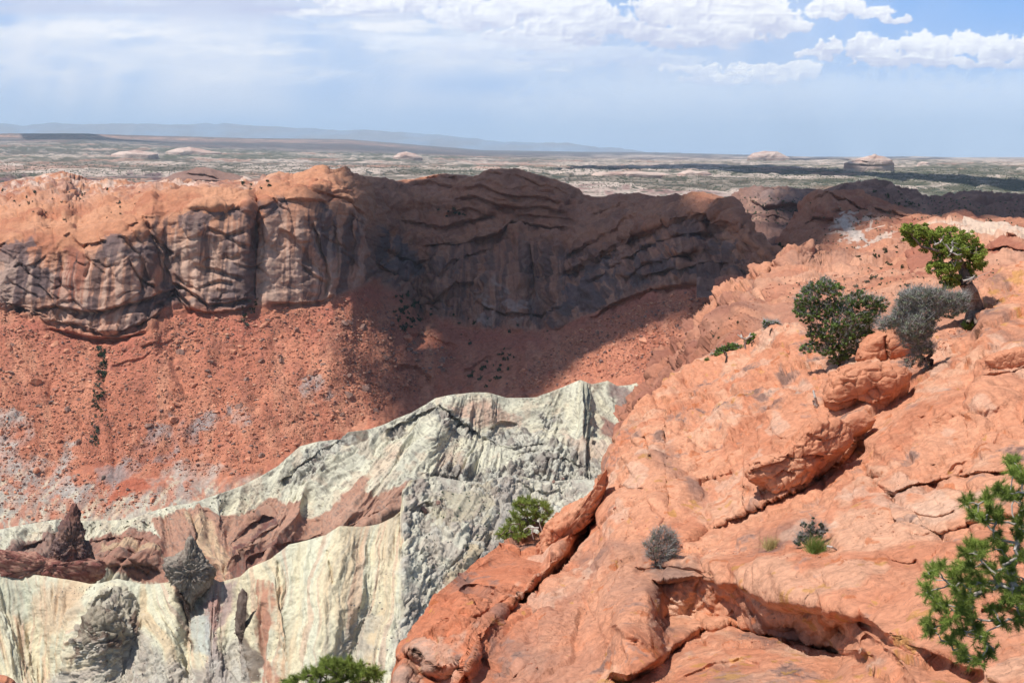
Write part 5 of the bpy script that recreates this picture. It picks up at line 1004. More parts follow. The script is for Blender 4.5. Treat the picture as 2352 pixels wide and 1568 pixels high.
for (x, y, r_, look, lab) in ((975, 1168, 12, 'dark', 'dark brown ledge block jutting from the grey rubble slope above the gully wall'), (1003, 1152, 9, 'dark', 'smaller brown block just right of the dark ledge block on the grey slope'), (1270, 1103, 6, 'dark', 'dark boulder alone on the pale slope left of the near rock edge'), (1292, 1095, 5, 'dark', 'smaller dark boulder up and right of its neighbour on the pale slope'),
                       (1230, 1080, 11, 'grey', 'brown crag on the pale slope above the small pinyon'), (850, 1522, 5, 'dark', 'single dark stone on the yellow slope above the pine top')):
    boulder(S_FRONT if y > 1100 else S_MID, x, y, r_, look, lab)

rubble('pebbles', S_NEAR, [([(1560, 1245), (1620, 1250), (1800, 1262), (1960, 1270), (1960, 1285), (1560, 1270)], 260), ([(2130, 780), (2200, 745), (2230, 750), (2190, 800), (2140, 820)], 160), ([(1450, 1130), (1560, 1200), (1480, 1240), (1400, 1180)], 90), ([(1300, 1400), (1420, 1200), (1480, 1300), (1360, 1450)], 120), ([(1600, 1440), (1800, 1470), (1950, 1500), (1600, 1480)], 120), ([(1180, 1480), (1260, 1500), (1240, 1560), (1160, 1560)], 60), ([(1980, 1150), (2060, 1180), (2060, 1240), (1960, 1240)], 90), ([(1216, 1210), (1244, 1216), (1244, 1232), (1216, 1230)], 30)], MR_RUB, 1.0, 4.5, 8, [A(222, 150, 116), A(206, 130, 98), A(232, 178, 150)])
rubble('rubble', S_FRONT, [([(380, 1350), (500, 1345), (520, 1400), (470, 1440), (400, 1400)], 260), ([(120, 1345), (260, 1340), (270, 1370), (130, 1375)], 160), ([(530, 1440), (620, 1400), (630, 1560), (540, 1560)], 160)], MR_RUB, 0.8, 3.6, 12, [A(200, 186, 168), A(170, 150, 138), A(150, 126, 112)])
# rocks and landforms whose outline is their own: rounded all the way through
def outline_rock(name, pts, D, thick, mat, colf, nr=26, na=150, rough=.05, c=None, power=2.6, facet=0.0, fs=1.0, steps=()):
    """closed rock: outline at distance D (metres), thickness front and back"""
    pts = list(pts); cx = c[0] if c else sum(q[0] for q in pts) / len(pts); cy = c[1] if c else sum(q[1] for q in pts) / len(pts)
    L = [0]; Q = pts + [pts[0]]
    for a, b in zip(Q[:-1], Q[1:]): L.append(L[-1] + math.hypot(b[0] - a[0], b[1] - a[1]))
    u = np.linspace(0, L[-1], na, endpoint=False); ox = np.interp(u, L, [q[0] for q in Q]); oy = np.interp(u, L, [q[1] for q in Q])
    rr_ = np.sin(np.linspace(0, math.pi / 2, nr)) if True else None
    V = []; 
    for side in (-1, 1):
        for k, r in enumerate(rr_):
            if side == 1 and k == nr - 1: continue
            X = cx + (ox - cx) * r; Y = cy + (oy - cy) * r; d = thick * (1 - r ** power) ** .5
            V.append(P(X, Y, D + side * d))
    Va = np.concatenate(V); px, py = proj(Va); nrm = Va - P(cx, cy, D); s_ = np.linalg.norm(nrm, axis=1, keepdims=True); nrm = nrm / (s_ + 1e-9)
    S = thick
    q = Va / S
    amt = rough * S * (1.6 * fbm(q[:, 0] * 1.6, q[:, 1] * 1.6, q[:, 2] * 1.6, o=5) + .6 * ridged(q[:, 0] * 3, q[:, 1] * 3, q[:, 2] * 3, o=4))
    if facet: f1, e1, id1 = cell(q[:, 0] * 2.2 * fs, q[:, 1] * 2.2 * fs, q[:, 2] * 2.2 * fs); amt = amt + facet * S * (id1 + .8 * sstep(0, .25, e1))
    Va = Va + nrm * amt[:, None] * (0.35 + 0.65 * np.minimum(1, 1))
    for (ln, dep, fall) in steps:
        d_, sg, u_ = poly_line(px, py, ln); front = Va[:, 1] < D
        Va[:, 1] += np.where((sg > 0) & front, np.exp(-sg / fall) * dep * sstep(0, .1, u_) * sstep(0, .1, 1 - u_), 0)
    F = []
    n1 = nr * na
    def ring(side, k): return (k * na) if side == 0 else (n1 + k * na)
    i = np.arange(na); j = (i + 1) % na
    for k in range(nr - 1): F.append(np.stack([ring(0, k) + i, ring(0, k) + j, ring(0, k + 1) + j, ring(0, k + 1) + i], -1))
    for k in range(nr - 2): F.append(np.stack([ring(1, k) + i, ring(1, k + 1) + i, ring(1, k + 1) + j, ring(1, k) + j], -1))
    k = nr - 2; F.append(np.stack([ring(1, k) + i, ring(0, nr - 1) + i, ring(0, nr - 1) + j, ring(1, k) + j], -1))
    return mesh_from(name, Va, np.concatenate(F), mat, colf(Va, px, py), smooth=True)
def mixc(m, a, b): m = np.clip(m, 0, 1)[:, None]; return a * (1 - m) + b * m
NB = dict(rough=.06, facet=.05)
def col_near(v, px, py):
    c = np.tile(A(226, 150, 110), (len(v), 1)); c = mixc(sstep(0, .5, fbm(v[:, 0] / 2, v[:, 1] / 2, v[:, 2] / 2, o=4)) * .6, c, A(232, 170, 132)[None]); return mixc(sstep(.15, .5, fbm(v[:, 0] + 9, v[:, 1], v[:, 2] / 1, o=5)) * .5, c, A(206, 124, 88)[None])
MR_B = mat_rock('boulder_sandstone', .2, .8, .16, dist=.04, speck=.1)
def nD(x, y): return float(S_NEAR.at(x, y)[0][1])
tag(outline_rock('boulder', [(1897, 880), (1908, 858), (1935, 846), (1975, 838), (2015, 830), (2050, 836), (2078, 846), (2092, 856), (2086, 882), (2072, 908), (2050, 935), (2034, 958), (2018, 962), (2000, 950), (1985, 940), (1960, 944), (1938, 952), (1920, 948), (1902, 932), (1894, 905)], nD(1990, 900) - .1, 1.35, MR_B, col_near, rough=.06, power=5, facet=.05, fs=1.4, nr=44, na=240, c=(1990, 888), steps=(([(1900, 920), (1930, 925), (1960, 918), (2000, 926), (2050, 908)], .5, 14), ([(1980, 900), (2010, 890), (2030, 895)], .12, 8))), 'big round topped orange boulder wedged in the crevice below the green bush', 'boulder')
tag(outline_rock('boulder', [(1968, 810), (1978, 790), (2000, 774), (2030, 766), (2064, 770), (2098, 786), (2104, 815), (2090, 838), (2040, 840), (1990, 836), (1966, 826)], nD(2030, 810) + .6, 1.2, MR_B, col_near, rough=.05, power=5, facet=.05, nr=40, na=200, steps=(([(2038, 772), (2040, 800), (2046, 830)], .4, 6),)), 'orange boulder under the grey bush, split by a dark crack, behind the big round one', 'boulder')
tag(outline_rock('boulder', [(1934, 968), (1948, 952), (1970, 944), (1992, 948), (2012, 964), (2002, 984), (1978, 1000), (1956, 1008), (1942, 996)], nD(1972, 975) - .55, .6, MR_B, col_near, rough=.03, power=4), 'small smooth orange boulder caught beneath the big round one', 'boulder')
tag(outline_rock('boulder', [(1719, 1082), (1732, 1060), (1760, 1046), (1800, 1036), (1806, 1024), (1830, 1000), (1850, 976), (1868, 958), (1900, 955), (1925, 968), (1944, 990), (1956, 1018), (1930, 1044), (1896, 1072), (1880, 1090), (1850, 1110), (1812, 1130), (1780, 1140), (1764, 1128), (1745, 1108), (1726, 1100)], nD(1840, 1070) - 0.75, 1.0, MR_B, col_near, rough=.08, power=4, nr=50, na=280, c=(1835, 1062), facet=.06, fs=1.6,
                 steps=(([(1728, 1078), (1760, 1070), (1800, 1058), (1812, 1040)], .5, 13), ([(1840, 1048), (1870, 1046), (1900, 1050), (1930, 1030)], .35, 11), ([(1780, 1095), (1800, 1080), (1830, 1088)], .3, 9), ([(1850, 1000), (1890, 1012), (1930, 1000)], .15, 8))), 'long knobbly wedge of orange rock resting over the deep diagonal crevice', 'boulder')
tag(outline_rock('boulder', [(2262, 828), (2275, 815), (2300, 806), (2330, 800), (2380, 800), (2400, 830), (2360, 850), (2310, 856), (2270, 852)], nD(2320, 835) - .1, .45, MR_B, col_near, rough=.05, facet=.06, power=4), 'low broken slab of layered rock on the right hand dome near the frame edge', 'boulder')
for (x, y, r_, lab) in ((2148, 1600, 14, None), (1568, 1250, 9, 'pinkish stone in the pocket of dirt beside the grey twiggy bush'), (1552, 1262, 7, 'flat pale stone below the pinkish one beside the grey twiggy bush'), (1578, 1262, 5, 'smallest stone of the three beside the grey twiggy bush'), (1226, 1213, 7, 'reddish stone under the roots of the small pinyon'), (1236, 1226, 4, 'pebble below the stone under the small pinyon roots'), (2160, 798, 6, 'loose stone in the dirt right of the grey bush trunk'), (2150, 806, 4, 'small loose stone left of its neighbour in the dirt under the juniper'), (1402, 1556, 8, 'small red stone at the foot of the round bulge at the bottom'), (1815, 748, 8, 'small knob of red rock behind the left of the green bush'), (1785, 1254, 4, 'pebble by the yellow grass tuft'), (1846, 1262, 5, 'pinkish pebble left of the green grass tuft'), (2012, 842, 5, 'small stone on the top edge of the big round boulder'), (1990, 845, 4, 'smaller stone left of the other on the big round boulder')):
    if lab:
        o = boulder(S_NEAR, x, y, r_, 'rust', lab, name='stone'); o['category'] = 'stone'; o.data = protos['rust'][rb.randrange(6)]
# ledge slab along the crevice at lower left
tag(outline_rock('rock_slab', [(1388, 1082), (1392, 1118), (1376, 1160), (1352, 1200), (1318, 1236), (1290, 1262), (1262, 1300), (1256, 1330), (1226, 1352), (1190, 1390), (1160, 1430), (1140, 1440), (1148, 1400), (1180, 1350), (1206, 1300), (1230, 1276), (1246, 1240), (1256, 1208), (1290, 1180), (1330, 1150), (1366, 1122)], nD(1330, 1200) - .2, .9, MR_B, col_near, rough=.09, facet=.10, fs=1.3, power=4, nr=30, na=220, c=(1290, 1235), steps=(([(1250, 1285), (1256, 1270), (1285, 1250), (1331, 1220), (1360, 1190)], 1.0, 26),)), 'long leaning slab of rock overhanging the dark crevice below the small pinyon', 'rock slab')
tag(outline_rock('boulder', [(-30, 1552), (0, 1549), (18, 1552), (34, 1562), (44, 1590), (20, 1620), (-30, 1620)], 24, .35, MR_B, col_near), 'corner of a red boulder at the bottom left of the frame', 'boulder')
def col_spire(v, px, py):
    c = np.tile(A(132, 100, 88), (len(v), 1)); c = mixc(sstep(-.1, .4, fbm(v[:, 0] / 3, v[:, 1] / 3, v[:, 2] / 4, o=4)) * .7, c, A(196, 152, 128)[None]); c = mixc(sstep(.1, .4, fbm(v[:, 0] / 5 + 9, v[:, 1] / 5, v[:, 2] / 7, o=4)) * .7, c, A(112, 92, 92)[None])
    return mixc(sstep(1230, 1175, py) * .7, c, A(128, 76, 66)[None])
MR_SP = mat_rock('spire_rock', 1.4, .8, .22, dist=.4)
tag(outline_rock('rock_spire', [(174, 1161), (180, 1172), (186, 1183), (182, 1200), (189, 1214), (193, 1226), (191, 1240), (197, 1250), (206, 1264), (211, 1286), (222, 1300), (200, 1330), (130, 1322), (112, 1300), (118, 1268), (128, 1248), (137, 1232), (139, 1213), (152, 1192), (160, 1178), (161, 1168)], 536, 8, MR_SP, col_spire, rough=.10, facet=.16, fs=2.2, c=(166, 1255), nr=34, power=5), 'tall brown and pink rock spire standing behind the yellow ridge at left', 'rock spire')
tag(outline_rock('rock_outcrop', [(-60, 1268), (0, 1262), (40, 1268), (86, 1272), (112, 1286), (150, 1292), (200, 1282), (228, 1290), (237, 1300), (234, 1318), (203, 1345), (158, 1350), (60, 1345), (-60, 1330)], 527, 12, MR_SP, lambda v, px, py: mixc(sstep(-.1, .3, fbm(v[:, 0] / 3, v[:, 1] / 3, v[:, 2] / 2, o=4)) * .8, np.tile(A(150, 92, 80), (len(v), 1)), A(204, 152, 128)[None]), rough=.07, facet=.09, fs=2.0, power=4), 'low craggy red outcrop at the foot of the tall rock spire', 'rock outcrop')
tag(outline_rock('rock_spire', [(436, 1231), (444, 1238), (452, 1257), (462, 1272), (470, 1287), (484, 1304), (490, 1320), (480, 1342), (462, 1356), (448, 1377), (440, 1400), (424, 1380), (411, 1357), (398, 1334), (384, 1312), (379, 1299), (390, 1284), (410, 1276), (424, 1268), (427, 1246)], 489, 7, MR_SP, lambda v, px, py: mixc(sstep(-.1, .4, fbm(v[:, 0] / 3, v[:, 1] / 3, v[:, 2] / 3, o=4)) * .7, np.tile(A(172, 158, 142), (len(v), 1)), A(128, 108, 98)[None]), rough=.10, facet=.14, fs=2.6, c=(436, 1310), nr=32, power=5), 'grey knobbly spire astride the yellow ridge crest, right of the tall brown one', 'rock spire')
tag(outline_rock('rock_dyke', [(548, 1366), (556, 1352), (568, 1366), (566, 1400), (560, 1430), (576, 1450), (590, 1480), (588, 1530), (596, 1580), (590, 1650), (566, 1650), (566, 1560), (560, 1500), (546, 1460), (541, 1420), (545, 1390)], 462, 5, MR_SP, lambda v, px, py: mixc(sstep(0, .4, fbm(v[:, 0] / 3, v[:, 1] / 3, v[:, 2] / 3, o=4)) * .6, np.tile(A(122, 100, 88), (len(v), 1)), A(156, 138, 124)[None]), rough=.1, facet=.08, fs=2, c=(562, 1450)), 'dark brown vertical rock dyke cutting the pale front slope', 'rock dyke')
tag(outline_rock('rock_crag', [(185, 1490), (196, 1420), (214, 1400), (240, 1396), (262, 1404), (284, 1440), (280, 1470), (250, 1496), (220, 1504)], 466, 9, MR_SP, lambda v, px, py: mixc(sstep(0, .4, fbm(v[:, 0] / 4, v[:, 1] / 4, v[:, 2] / 3, o=4)) * .8, np.tile(A(170, 156, 134), (len(v), 1)), A(120, 98, 84)[None]), rough=.08, facet=.10, fs=1.3), 'rounded brown and grey rock knob on the front slope at lower left', 'rock crag')
def pal(v, px, py): 
    c = np.tile(A(226, 198, 182), (len(v), 1)); return mixc(sstep(.0, .4, fbm(px / 30, py / 3, o=4)) * .6, c, A(186, 140, 124)[None])
MR_PALE = mat_rock('pale_butte', 30, .6, .12, dist=6)
for pts, ys, th, lab, nm in (([(1938, 388), (1940, 375), (1964, 366), (1986, 361), (2002, 357), (2006, 354), (2012, 354), (2016, 358), (2030, 360), (2048, 368), (2053, 376), (2054, 406), (2020, 412), (1960, 412), (1938, 404)], 389, 150, 'large pale domed butte on the plain at the right, below the horizon', 'butte'),
                      ([(1716, 361), (1728, 353), (1756, 347), (1785, 348), (1797, 354), (1814, 363), (1820, 384), (1720, 384)], 366, 260, 'pale flat topped mesa breaking the horizon left of the large butte', 'mesa'),
                      ([(255, 354), (275, 348), (310, 347), (345, 350), (362, 354), (366, 372), (325, 374), (250, 370)], 359, 120, 'low white rock dome on the plain at the far left', 'rock_dome'),
                      ([(384, 348), (408, 341), (437, 338), (458, 342), (508, 351), (510, 368), (384, 368)], 352, 160, 'low pale hump right of the far left white dome', 'rock_dome'),
                      ([(905, 360), (917, 352), (934, 349), (952, 353), (969, 362), (972, 382), (900, 382)], 365, 110, 'small white peaked dome on the plain left of centre', 'rock_dome'),
                      ([(1556, 400), (1568, 394), (1585, 391), (1604, 394), (1622, 393), (1634, 400), (1634, 416), (1552, 416)], 400, 60, 'twin low white domes in the dark cloud shadow right of centre', 'rock_dome'),
                      ([(1356, 404), (1366, 396), (1400, 395), (1450, 393), (1510, 396), (1544, 402), (1544, 418), (1352, 418)], 402, 60, 'long low pink ledge on the plain right of the central dome', 'rock_ledge'),
                      ([(2108, 374), (2120, 371), (2134, 374), (2138, 386), (2104, 386)], 375, 80, 'tiny white dome far out right of the large butte', 'rock_dome')):
    cx = sum(q[0] for q in pts) / len(pts); D = float(S_PLAIN.at(cx, ys)[0][1])
    w = (max(q[0] for q in pts) - min(q[0] for q in pts)) / 2 * D / FPX
    st = (([(1938, 379), (1970, 377), (2000, 379), (2053, 378)], 14, 2), ([(1955, 371), (1975, 368), (1995, 372)], 14, 2)) if nm == 'butte' else ()
    tag(outline_rock(nm, pts, D + min(w, th), min(w * .8, th), MR_PALE, pal, rough=.03, power=4, steps=st, na=160), lab, nm.replace('_', ' '))

# ------------------------------------------------------------------ plants
def tubes(edges, seg=5):
    """edges: (a, b, ra, rb) -> tapered tubes"""
    V = []; F = []; off = 0
    for a, b, ra, rb_ in edges:
        d = b - a; l = np.linalg.norm(d)
        if l < 1e-6: continue
        d /= l; h = np.array([0, 0, 1.0]) if abs(d[2]) < .9 else np.array([1.0, 0, 0]); u = np.cross(d, h); u /= np.linalg.norm(u); w = np.cross(d, u)
        an = np.arange(seg) * 2 * math.pi / seg; cs = np.cos(an)[:, None] * u + np.sin(an)[:, None] * w
        V.append(a - d * ra * .4 + cs * ra); V.append(b + cs * rb_); i = np.arange(seg); j = (i + 1) % seg
        F.append(np.stack([off + i, off + j, off + seg + j, off + seg + i], -1)); off += 2 * seg
    return np.concatenate(V), np.concatenate(F)
def skeleton(path, tips, r_tip, r_base, rnd, jit=.12, mids=2):
    """a branching frame: every tip joins the nearest point of what has already grown"""
    nodes = [np.asarray(p, float) for p in path]; par = [-1] + list(range(len(path) - 1)); cnt = None
    tips = sorted(tips, key=lambda t: np.linalg.norm(t - nodes[-1]) if len(path) < 3 else min(np.linalg.norm(t - n) for n in nodes[1:]))
    ends = []
    for t in tips:
        A_ = np.array(nodes[1:] if len(nodes) > 1 else nodes); d = np.linalg.norm(A_ - t, axis=1) + np.clip(A_[:, 2] - t[2], 0, None) * .6
        k = int(np.argmin(d)) + (1 if len(nodes) > 1 else 0); prev = k; a = nodes[k]; L_ = np.linalg.norm(t - a)
        for m in range(1, mids + 1):
            q = a + (t - a) * m / (mids + 1) + np.array([rnd.gauss(0, 1), rnd.gauss(0, 1), rnd.gauss(0, .6)]) * L_ * jit
            nodes.append(q); par.append(prev); prev = len(nodes) - 1
        nodes.append(t); par.append(prev); ends.append(len(nodes) - 1)
    c = np.zeros(len(nodes)); 
    for e in ends:
        k = e
        while k >= 0: c[k] += 1; k = par[k]
    r = r_tip + (r_base - r_tip) * (np.maximum(c, .6) / max(len(ends), 1)) ** .6
    n = len(path)
    return [(nodes[par[k]], nodes[k], max(r[par[k]] if k >= n else r[par[k]], r[k]), r[k]) for k in range(1, len(nodes)) if par[k] >= 0], nodes, ends
def tris(centers, dirs, length, width, rs, flat=0.5):
    """slim triangular blades"""
    n = len(centers); u = rs.randn(n, 3); w = np.cross(dirs, u); w /= np.linalg.norm(w, axis=1, keepdims=True) + 1e-9
    L_ = (length * rs.uniform(.7, 1.2, n))[:, None]; W = (width * rs.uniform(.7, 1.2, n))[:, None]
    a = centers - w * W; b = centers + w * W; c = centers + dirs * L_
    V = np.stack([a, b, c], 1).reshape(-1, 3); F = np.arange(3 * n).reshape(n, 3); return V, F
def leaves(centers, size, rs):
    n = len(centers); d = rs.randn(n, 3); d /= np.linalg.norm(d, axis=1, keepdims=True); u = rs.randn(n, 3); w = np.cross(d, u); w /= np.linalg.norm(w, axis=1, keepdims=True)
    s_ = (size * rs.uniform(.6, 1.3, n))[:, None]
    V = np.stack([centers - d * s_, centers + w * s_ * .6, centers + d * s_, centers - w * s_ * .6], 1).reshape(-1, 3); return V, np.arange(4 * n).reshape(n, 4)
def join(parts):
    V = []; F = []; o = 0
    for v, f in parts: V.append(v); F.append(f + o); o += len(v)
    return np.concatenate(V), np.concatenate(F)
def dirs_rand(n, rs, bias=None, k=0.0):
    d = rs.randn(n, 3)
    if bias is not None: d = d + np.asarray(bias) * k
    return d / np.linalg.norm(d, axis=1, keepdims=True)
M_BARK = mat_plain('bark_grey', lin((120, 104, 94)), .95, .35, 14); M_BARKD = mat_plain('bark_dark', lin((72, 60, 54)), .95, .35, 14)
M_PBARK = mat_plain('bark_pale', lin((168, 158, 150)), .95, .3, 14); M_DEAD = mat_plain('dead_wood', lin((176, 168, 160)), .9, .2, 20)
M_JUN = mat_plain('juniper_green', (.26, .32, .06), .8, .35, 5, .25); M_PIN = mat_plain('pinyon_green', (.24, .30, .065), .7, .45, 4, .25)
M_LEAF = mat_plain('leaf_green', (.15, .22, .06), .55, .5, 3, .25); M_GREYL = mat_plain('sage_grey', (.23, .26, .18), .9, .3, 6, .1); M_TWIG = mat_plain('twig_grey', (.33, .32, .30), .9, .25, 10)
M_YEL = mat_plain('straw', (.50, .40, .18), .9, .25, 10, .2); M_GRASS = mat_plain('grass_green', (.16, .22, .05), .8, .3, 10, .2); M_LIME = mat_plain('shrub_bright', (.13, .19, .045), .8, .3, 6, .2)
def empty(name, loc, label, cat, group=None):
    o = bpy.data.objects.new(name, None); COL.objects.link(o); o.location = loc; o.empty_display_size = .3; tag(o, label, cat, group); return o
def part(name, vf, mat, root, off=None, smooth=False):
    v, f = vf; b = np.array(root.location) if off is None else off
    return mesh_from(name, v - b, f, mat, parent=root, smooth=smooth)
def lump_pts(lumps, D, n, rs, spread=1.0, dj=0.0, shell=.55):
    """points through ball shaped clumps given as (frame x, frame y, radius in frame units[, depth offset])"""
    out = []; wt = np.array([l[2] ** 2 for l in lumps], float); wt /= wt.sum()
    for l, w in zip(lumps, wt):
        k = max(1, int(n * w)); c = P(l[0], l[1], D + (l[3] if len(l) > 3 else 0)); R = l[2] * D / FPX * spread
        d = dirs_rand(k, rs); r = R * rs.uniform(shell ** 3, 1, k) ** (1 / 3); out.append(c + d * r[:, None])
    return np.concatenate(out)
def clumps(lumps, D, n_cl, cl_px, n_leaf, rs):
    """uneven foliage: small sub-clumps spread through the big ones"""
    c = lump_pts(lumps, D, n_cl, rs, 1.0, shell=.2); R = cl_px * D / FPX
    k = np.repeat(np.arange(len(c)), n_leaf); rr_ = rs.uniform(.6, 1.25, len(c))[k]
    return c, c[k] + dirs_rand(len(k), rs) * (R * rr_ * rs.uniform(0, 1, len(k)) ** .5)[:, None] * np.array([1, 1, .75])
# --- twisted juniper
def juniper():
    rs = np.random.RandomState(5); rnd = random.Random(5); D = 46.0; b = S_NEAR.at(2228, 742)[0]; D = float(b[1]) - .2
    tp = [(2236, 736), (2240, 712), (2236, 690), (2228, 668), (2219, 652), (2217, 634), (2212, 614), (2202, 598), (2188, 585)]
    path = [P(x, y, D + .25 * math.sin(k * 1.3)) for k, (x, y) in enumerate(tp)]; path[0][2] -= .25
    lumps = [(2088, 532, 20), (2100, 540, 26, .2), (2122, 538, 24, -.2), (2140, 545, 18), (2166, 546, 27, .3), (2192, 548, 26, -.3), (2222, 556, 28), (2238, 580, 26, .3), (2240, 606, 22), (2228, 628, 14), (2206, 575, 20, -.8), (2178, 572, 26, -.4), (2152, 570, 18), (2126, 566, 12), (2150, 598, 16), (2146, 616, 18, -.3), (2170, 622, 24, -.5), (2190, 612, 16, -.6), (2182, 642, 22, -.4), (2172, 656, 14), (2200, 640, 10), (2246, 590, 16, -.5)]
    root = empty('juniper_tree', b, 'old twisted juniper with a thick leaning trunk growing at the top of the near rock', 'tree')
    rad = [.33, .30, .27, .25, .23, .21, .18, .15, .11]
    ed = [(path[k], path[k + 1], rad[k] * 1.0, rad[k + 1]) for k in range(len(path) - 1)]
    tr = [tubes(ed, 12)]
    for k in range(7):       # stringy ribs of the twisted trunk
        a0 = k * .9; pp = []
        for j, p in enumerate(path): a = a0 + j * .45; pp.append(p + np.array([math.cos(a), math.sin(a), 0]) * rad[j] * .85)
        tr.append(tubes([(pp[j], pp[j + 1], rad[j] * .38, rad[j + 1] * .38) for j in range(len(pp) - 1)], 7))
    for (x, y, dz) in ((2252, 740, -.5), (2222, 742, -.6), (2244, 745, -.9)): tr.append(tubes([(path[1], P(x, y, D + dz), .2, .08)], 7))
    part('trunk', join(tr), M_BARK, root, smooth=True)
    tips = list(lump_pts(lumps, D, 110, rs, .9)); e, nodes, ends = skeleton(path[4:], tips, .012, .16, rnd, .1)
    side = [P(x, y, D - .3) for x, y in ((2188, 585), (2160, 578), (2138, 572), (2116, 566), (2104, 552), (2096, 545))]
    e += [(side[k], side[k + 1], .08 - k * .012, .07 - k * .012) for k in range(5)]
    part('branch', tubes(e, 5), M_BARK, root)
    c, pts = clumps(lumps, D, 700, 6.8, 66, rs); v, f = leaves(pts, .035, rs); part('crown', (v, f), M_JUN, root)
    for pth in (([2188, 2200, 2215, 2226], [566, 572, 570, 576]), ([2172, 2186, 2200, 2212], [562, 580, 586, 582]), ([2148, 2158, 2164, 2168], [562, 558, 550, 540]), ([2214, 2226, 2236, 2240], [645, 642, 636, 632]), ([2206, 2200, 2196, 2192], [600, 592, 600, 612]), ([2222, 2236, 2244], [650, 640, 636]), ([2184, 2190, 2186], [580, 566, 556])):
        dead = []; q = [P(x, y, D - .9 + rnd.uniform(-.2, .2)) for x, y in zip(*pth)]; dead += [(q[k], q[k + 1], .045 - .008 * k, .037 - .008 * k) for k in range(len(q) - 1)]
        for k in range(5): a = q[rnd.randrange(len(q))]; dead.append((a, a + np.array([rnd.gauss(0, .15), rnd.gauss(0, .1), rnd.gauss(.05, .15)]), .014, .004))
        part('dead_branch', tubes(dead, 5), M_DEAD, root)
juniper()
# --- bushes of twigs and small leaves
def bush(name, base_px, Doff, lumps, label, cat, n_tip, n_twig, twig_len, n_leaf, leaf, mtwig, mleaf, seed, r_base=.05, stems=1, leaf_px=5.0, D=None, group=None, spread=1.0):
    lumps = [(l[0], l[1], l[2] * spread) + tuple(l[3:]) for l in lumps]
    rs = np.random.RandomState(seed); rnd = random.Random(seed); b = S_NEAR.at(*base_px)[0] if D is None else P(base_px[0], base_px[1], D); Dd = float(b[1]) + Doff
    root = empty(name, b, label, cat, group); E = []
    tips = list(lump_pts(lumps, Dd, n_tip, rs, .95, shell=.3))
    e, nodes, ends = skeleton([b - np.array([0, 0, .1]), b + np.array([rnd.gauss(0, .05), 0, .18])], tips, .006 * Dd / 45, r_base, rnd, .14, 2)
    part('stem', tubes(e, 5), M_BARKD if mtwig is M_TWIG else mtwig, root)
    c = lump_pts(lumps, Dd, n_twig, rs, 1.0, shell=.1); out = c - b; out /= np.linalg.norm(out, axis=1, keepdims=True)
    d = dirs_rand(len(c), rs) * .8 + out * .9; d /= np.linalg.norm(d, axis=1, keepdims=True)
    part('twigs', tris(c, d, twig_len, .008 * Dd / 45, rs), mtwig, root)
    if n_leaf:
        cc, pts = clumps(lumps, Dd, n_leaf // 28, leaf_px, 28, rs); part('foliage', leaves(pts, leaf, rs), mleaf, root)
    return root
bush('green_bush', (1925, 838), 0.0, [(1847, 690, 22), (1866, 672, 24, .3), (1895, 658, 22), (1918, 668, 20, -.3), (1836, 712, 16), (1858, 722, 24), (1886, 712, 26, .5), (1915, 706, 24), (1945, 700, 24, .4), (1972, 688, 22), (1998, 694, 20), (2024, 700, 18, .3), (1938, 738, 28, -.4), (1972, 734, 28), (2004, 726, 20), (1905, 758, 28), (1872, 762, 20), (1945, 774, 26, -.4), (1980, 768, 22), (1900, 796, 24), (1866, 796, 16), (1845, 800, 10), (1940, 806, 22), (1918, 824, 14), (1966, 800, 14), (1990, 750, 20)], 'broad dark green leafy bush left of the grey bush on the rock crest', 'bush', 260, 6500, .34, 42000, .046, M_TWIG, M_LEAF, 31, .06, spread=1.02, leaf_px=4.0)
bush('grey_bush', (2138, 838), -.2, [(2082, 690, 20), (2098, 682, 20, .3), (2122, 686, 24), (2148, 682, 20, -.2), (2172, 690, 20), (2198, 692, 18), (2214, 684, 12), (2070, 712, 18), (2092, 716, 24, .3), (2122, 718, 26), (2152, 712, 22), (2186, 712, 18), (2048, 738, 16), (2070, 746, 20), (2098, 748, 26, -.3), (2128, 752, 22), (2030, 748, 12), (2088, 778, 20), (2116, 782, 22), (2136, 800, 14), (2106, 812, 16), (2088, 832, 10), (2122, 836, 12), (2210, 708, 12)], 'silvery grey twiggy bush with hardly any leaves beside the juniper trunk', 'bush', 300, 11000, .36, 26000, .036, M_TWIG, M_GREYL, 37, .09, spread=1.12)
bush('grey_bush', (1510, 1300), 0, [(1508, 1228, 14), (1524, 1222, 14), (1540, 1234, 16), (1505, 1250, 20), (1530, 1256, 22), (1546, 1264, 16), (1498, 1272, 16), (1520, 1284, 20), (1536, 1286, 14), (1486, 1250, 8), (1508, 1302, 10), (1548, 1246, 10)], 'small round tangle of grey twigs on the slope left of the alcove', 'bush', 70, 3200, .24, 2600, .02, M_TWIG, M_GREYL, 41, .02)
bush('dark_bush', (1862, 1252), 0, [(1845, 1232, 14), (1862, 1218, 10), (1866, 1204, 7), (1868, 1190, 4), (1878, 1228, 14), (1892, 1216, 9), (1834, 1244, 10), (1858, 1242, 14), (1886, 1206, 6), (1846, 1206, 7)], 'small dark green spiky bush with bare twigs between two grass tufts', 'bush', 60, 900, .20, 4200, .020, M_TWIG, mat_plain('blackbrush', (.05, .075, .04), .8, .3, 6, .1), 43, .02, leaf_px=4)
bush('lime_bush', (1726, 792), 1.5, [(1722, 782, 9), (1716, 790, 8), (1730, 774, 8)], 'small lime green shrub behind the left crest of the near rock beside a dead twig', 'bush', 20, 200, .2, 1600, .05, M_TWIG, M_LIME, 47, .03)
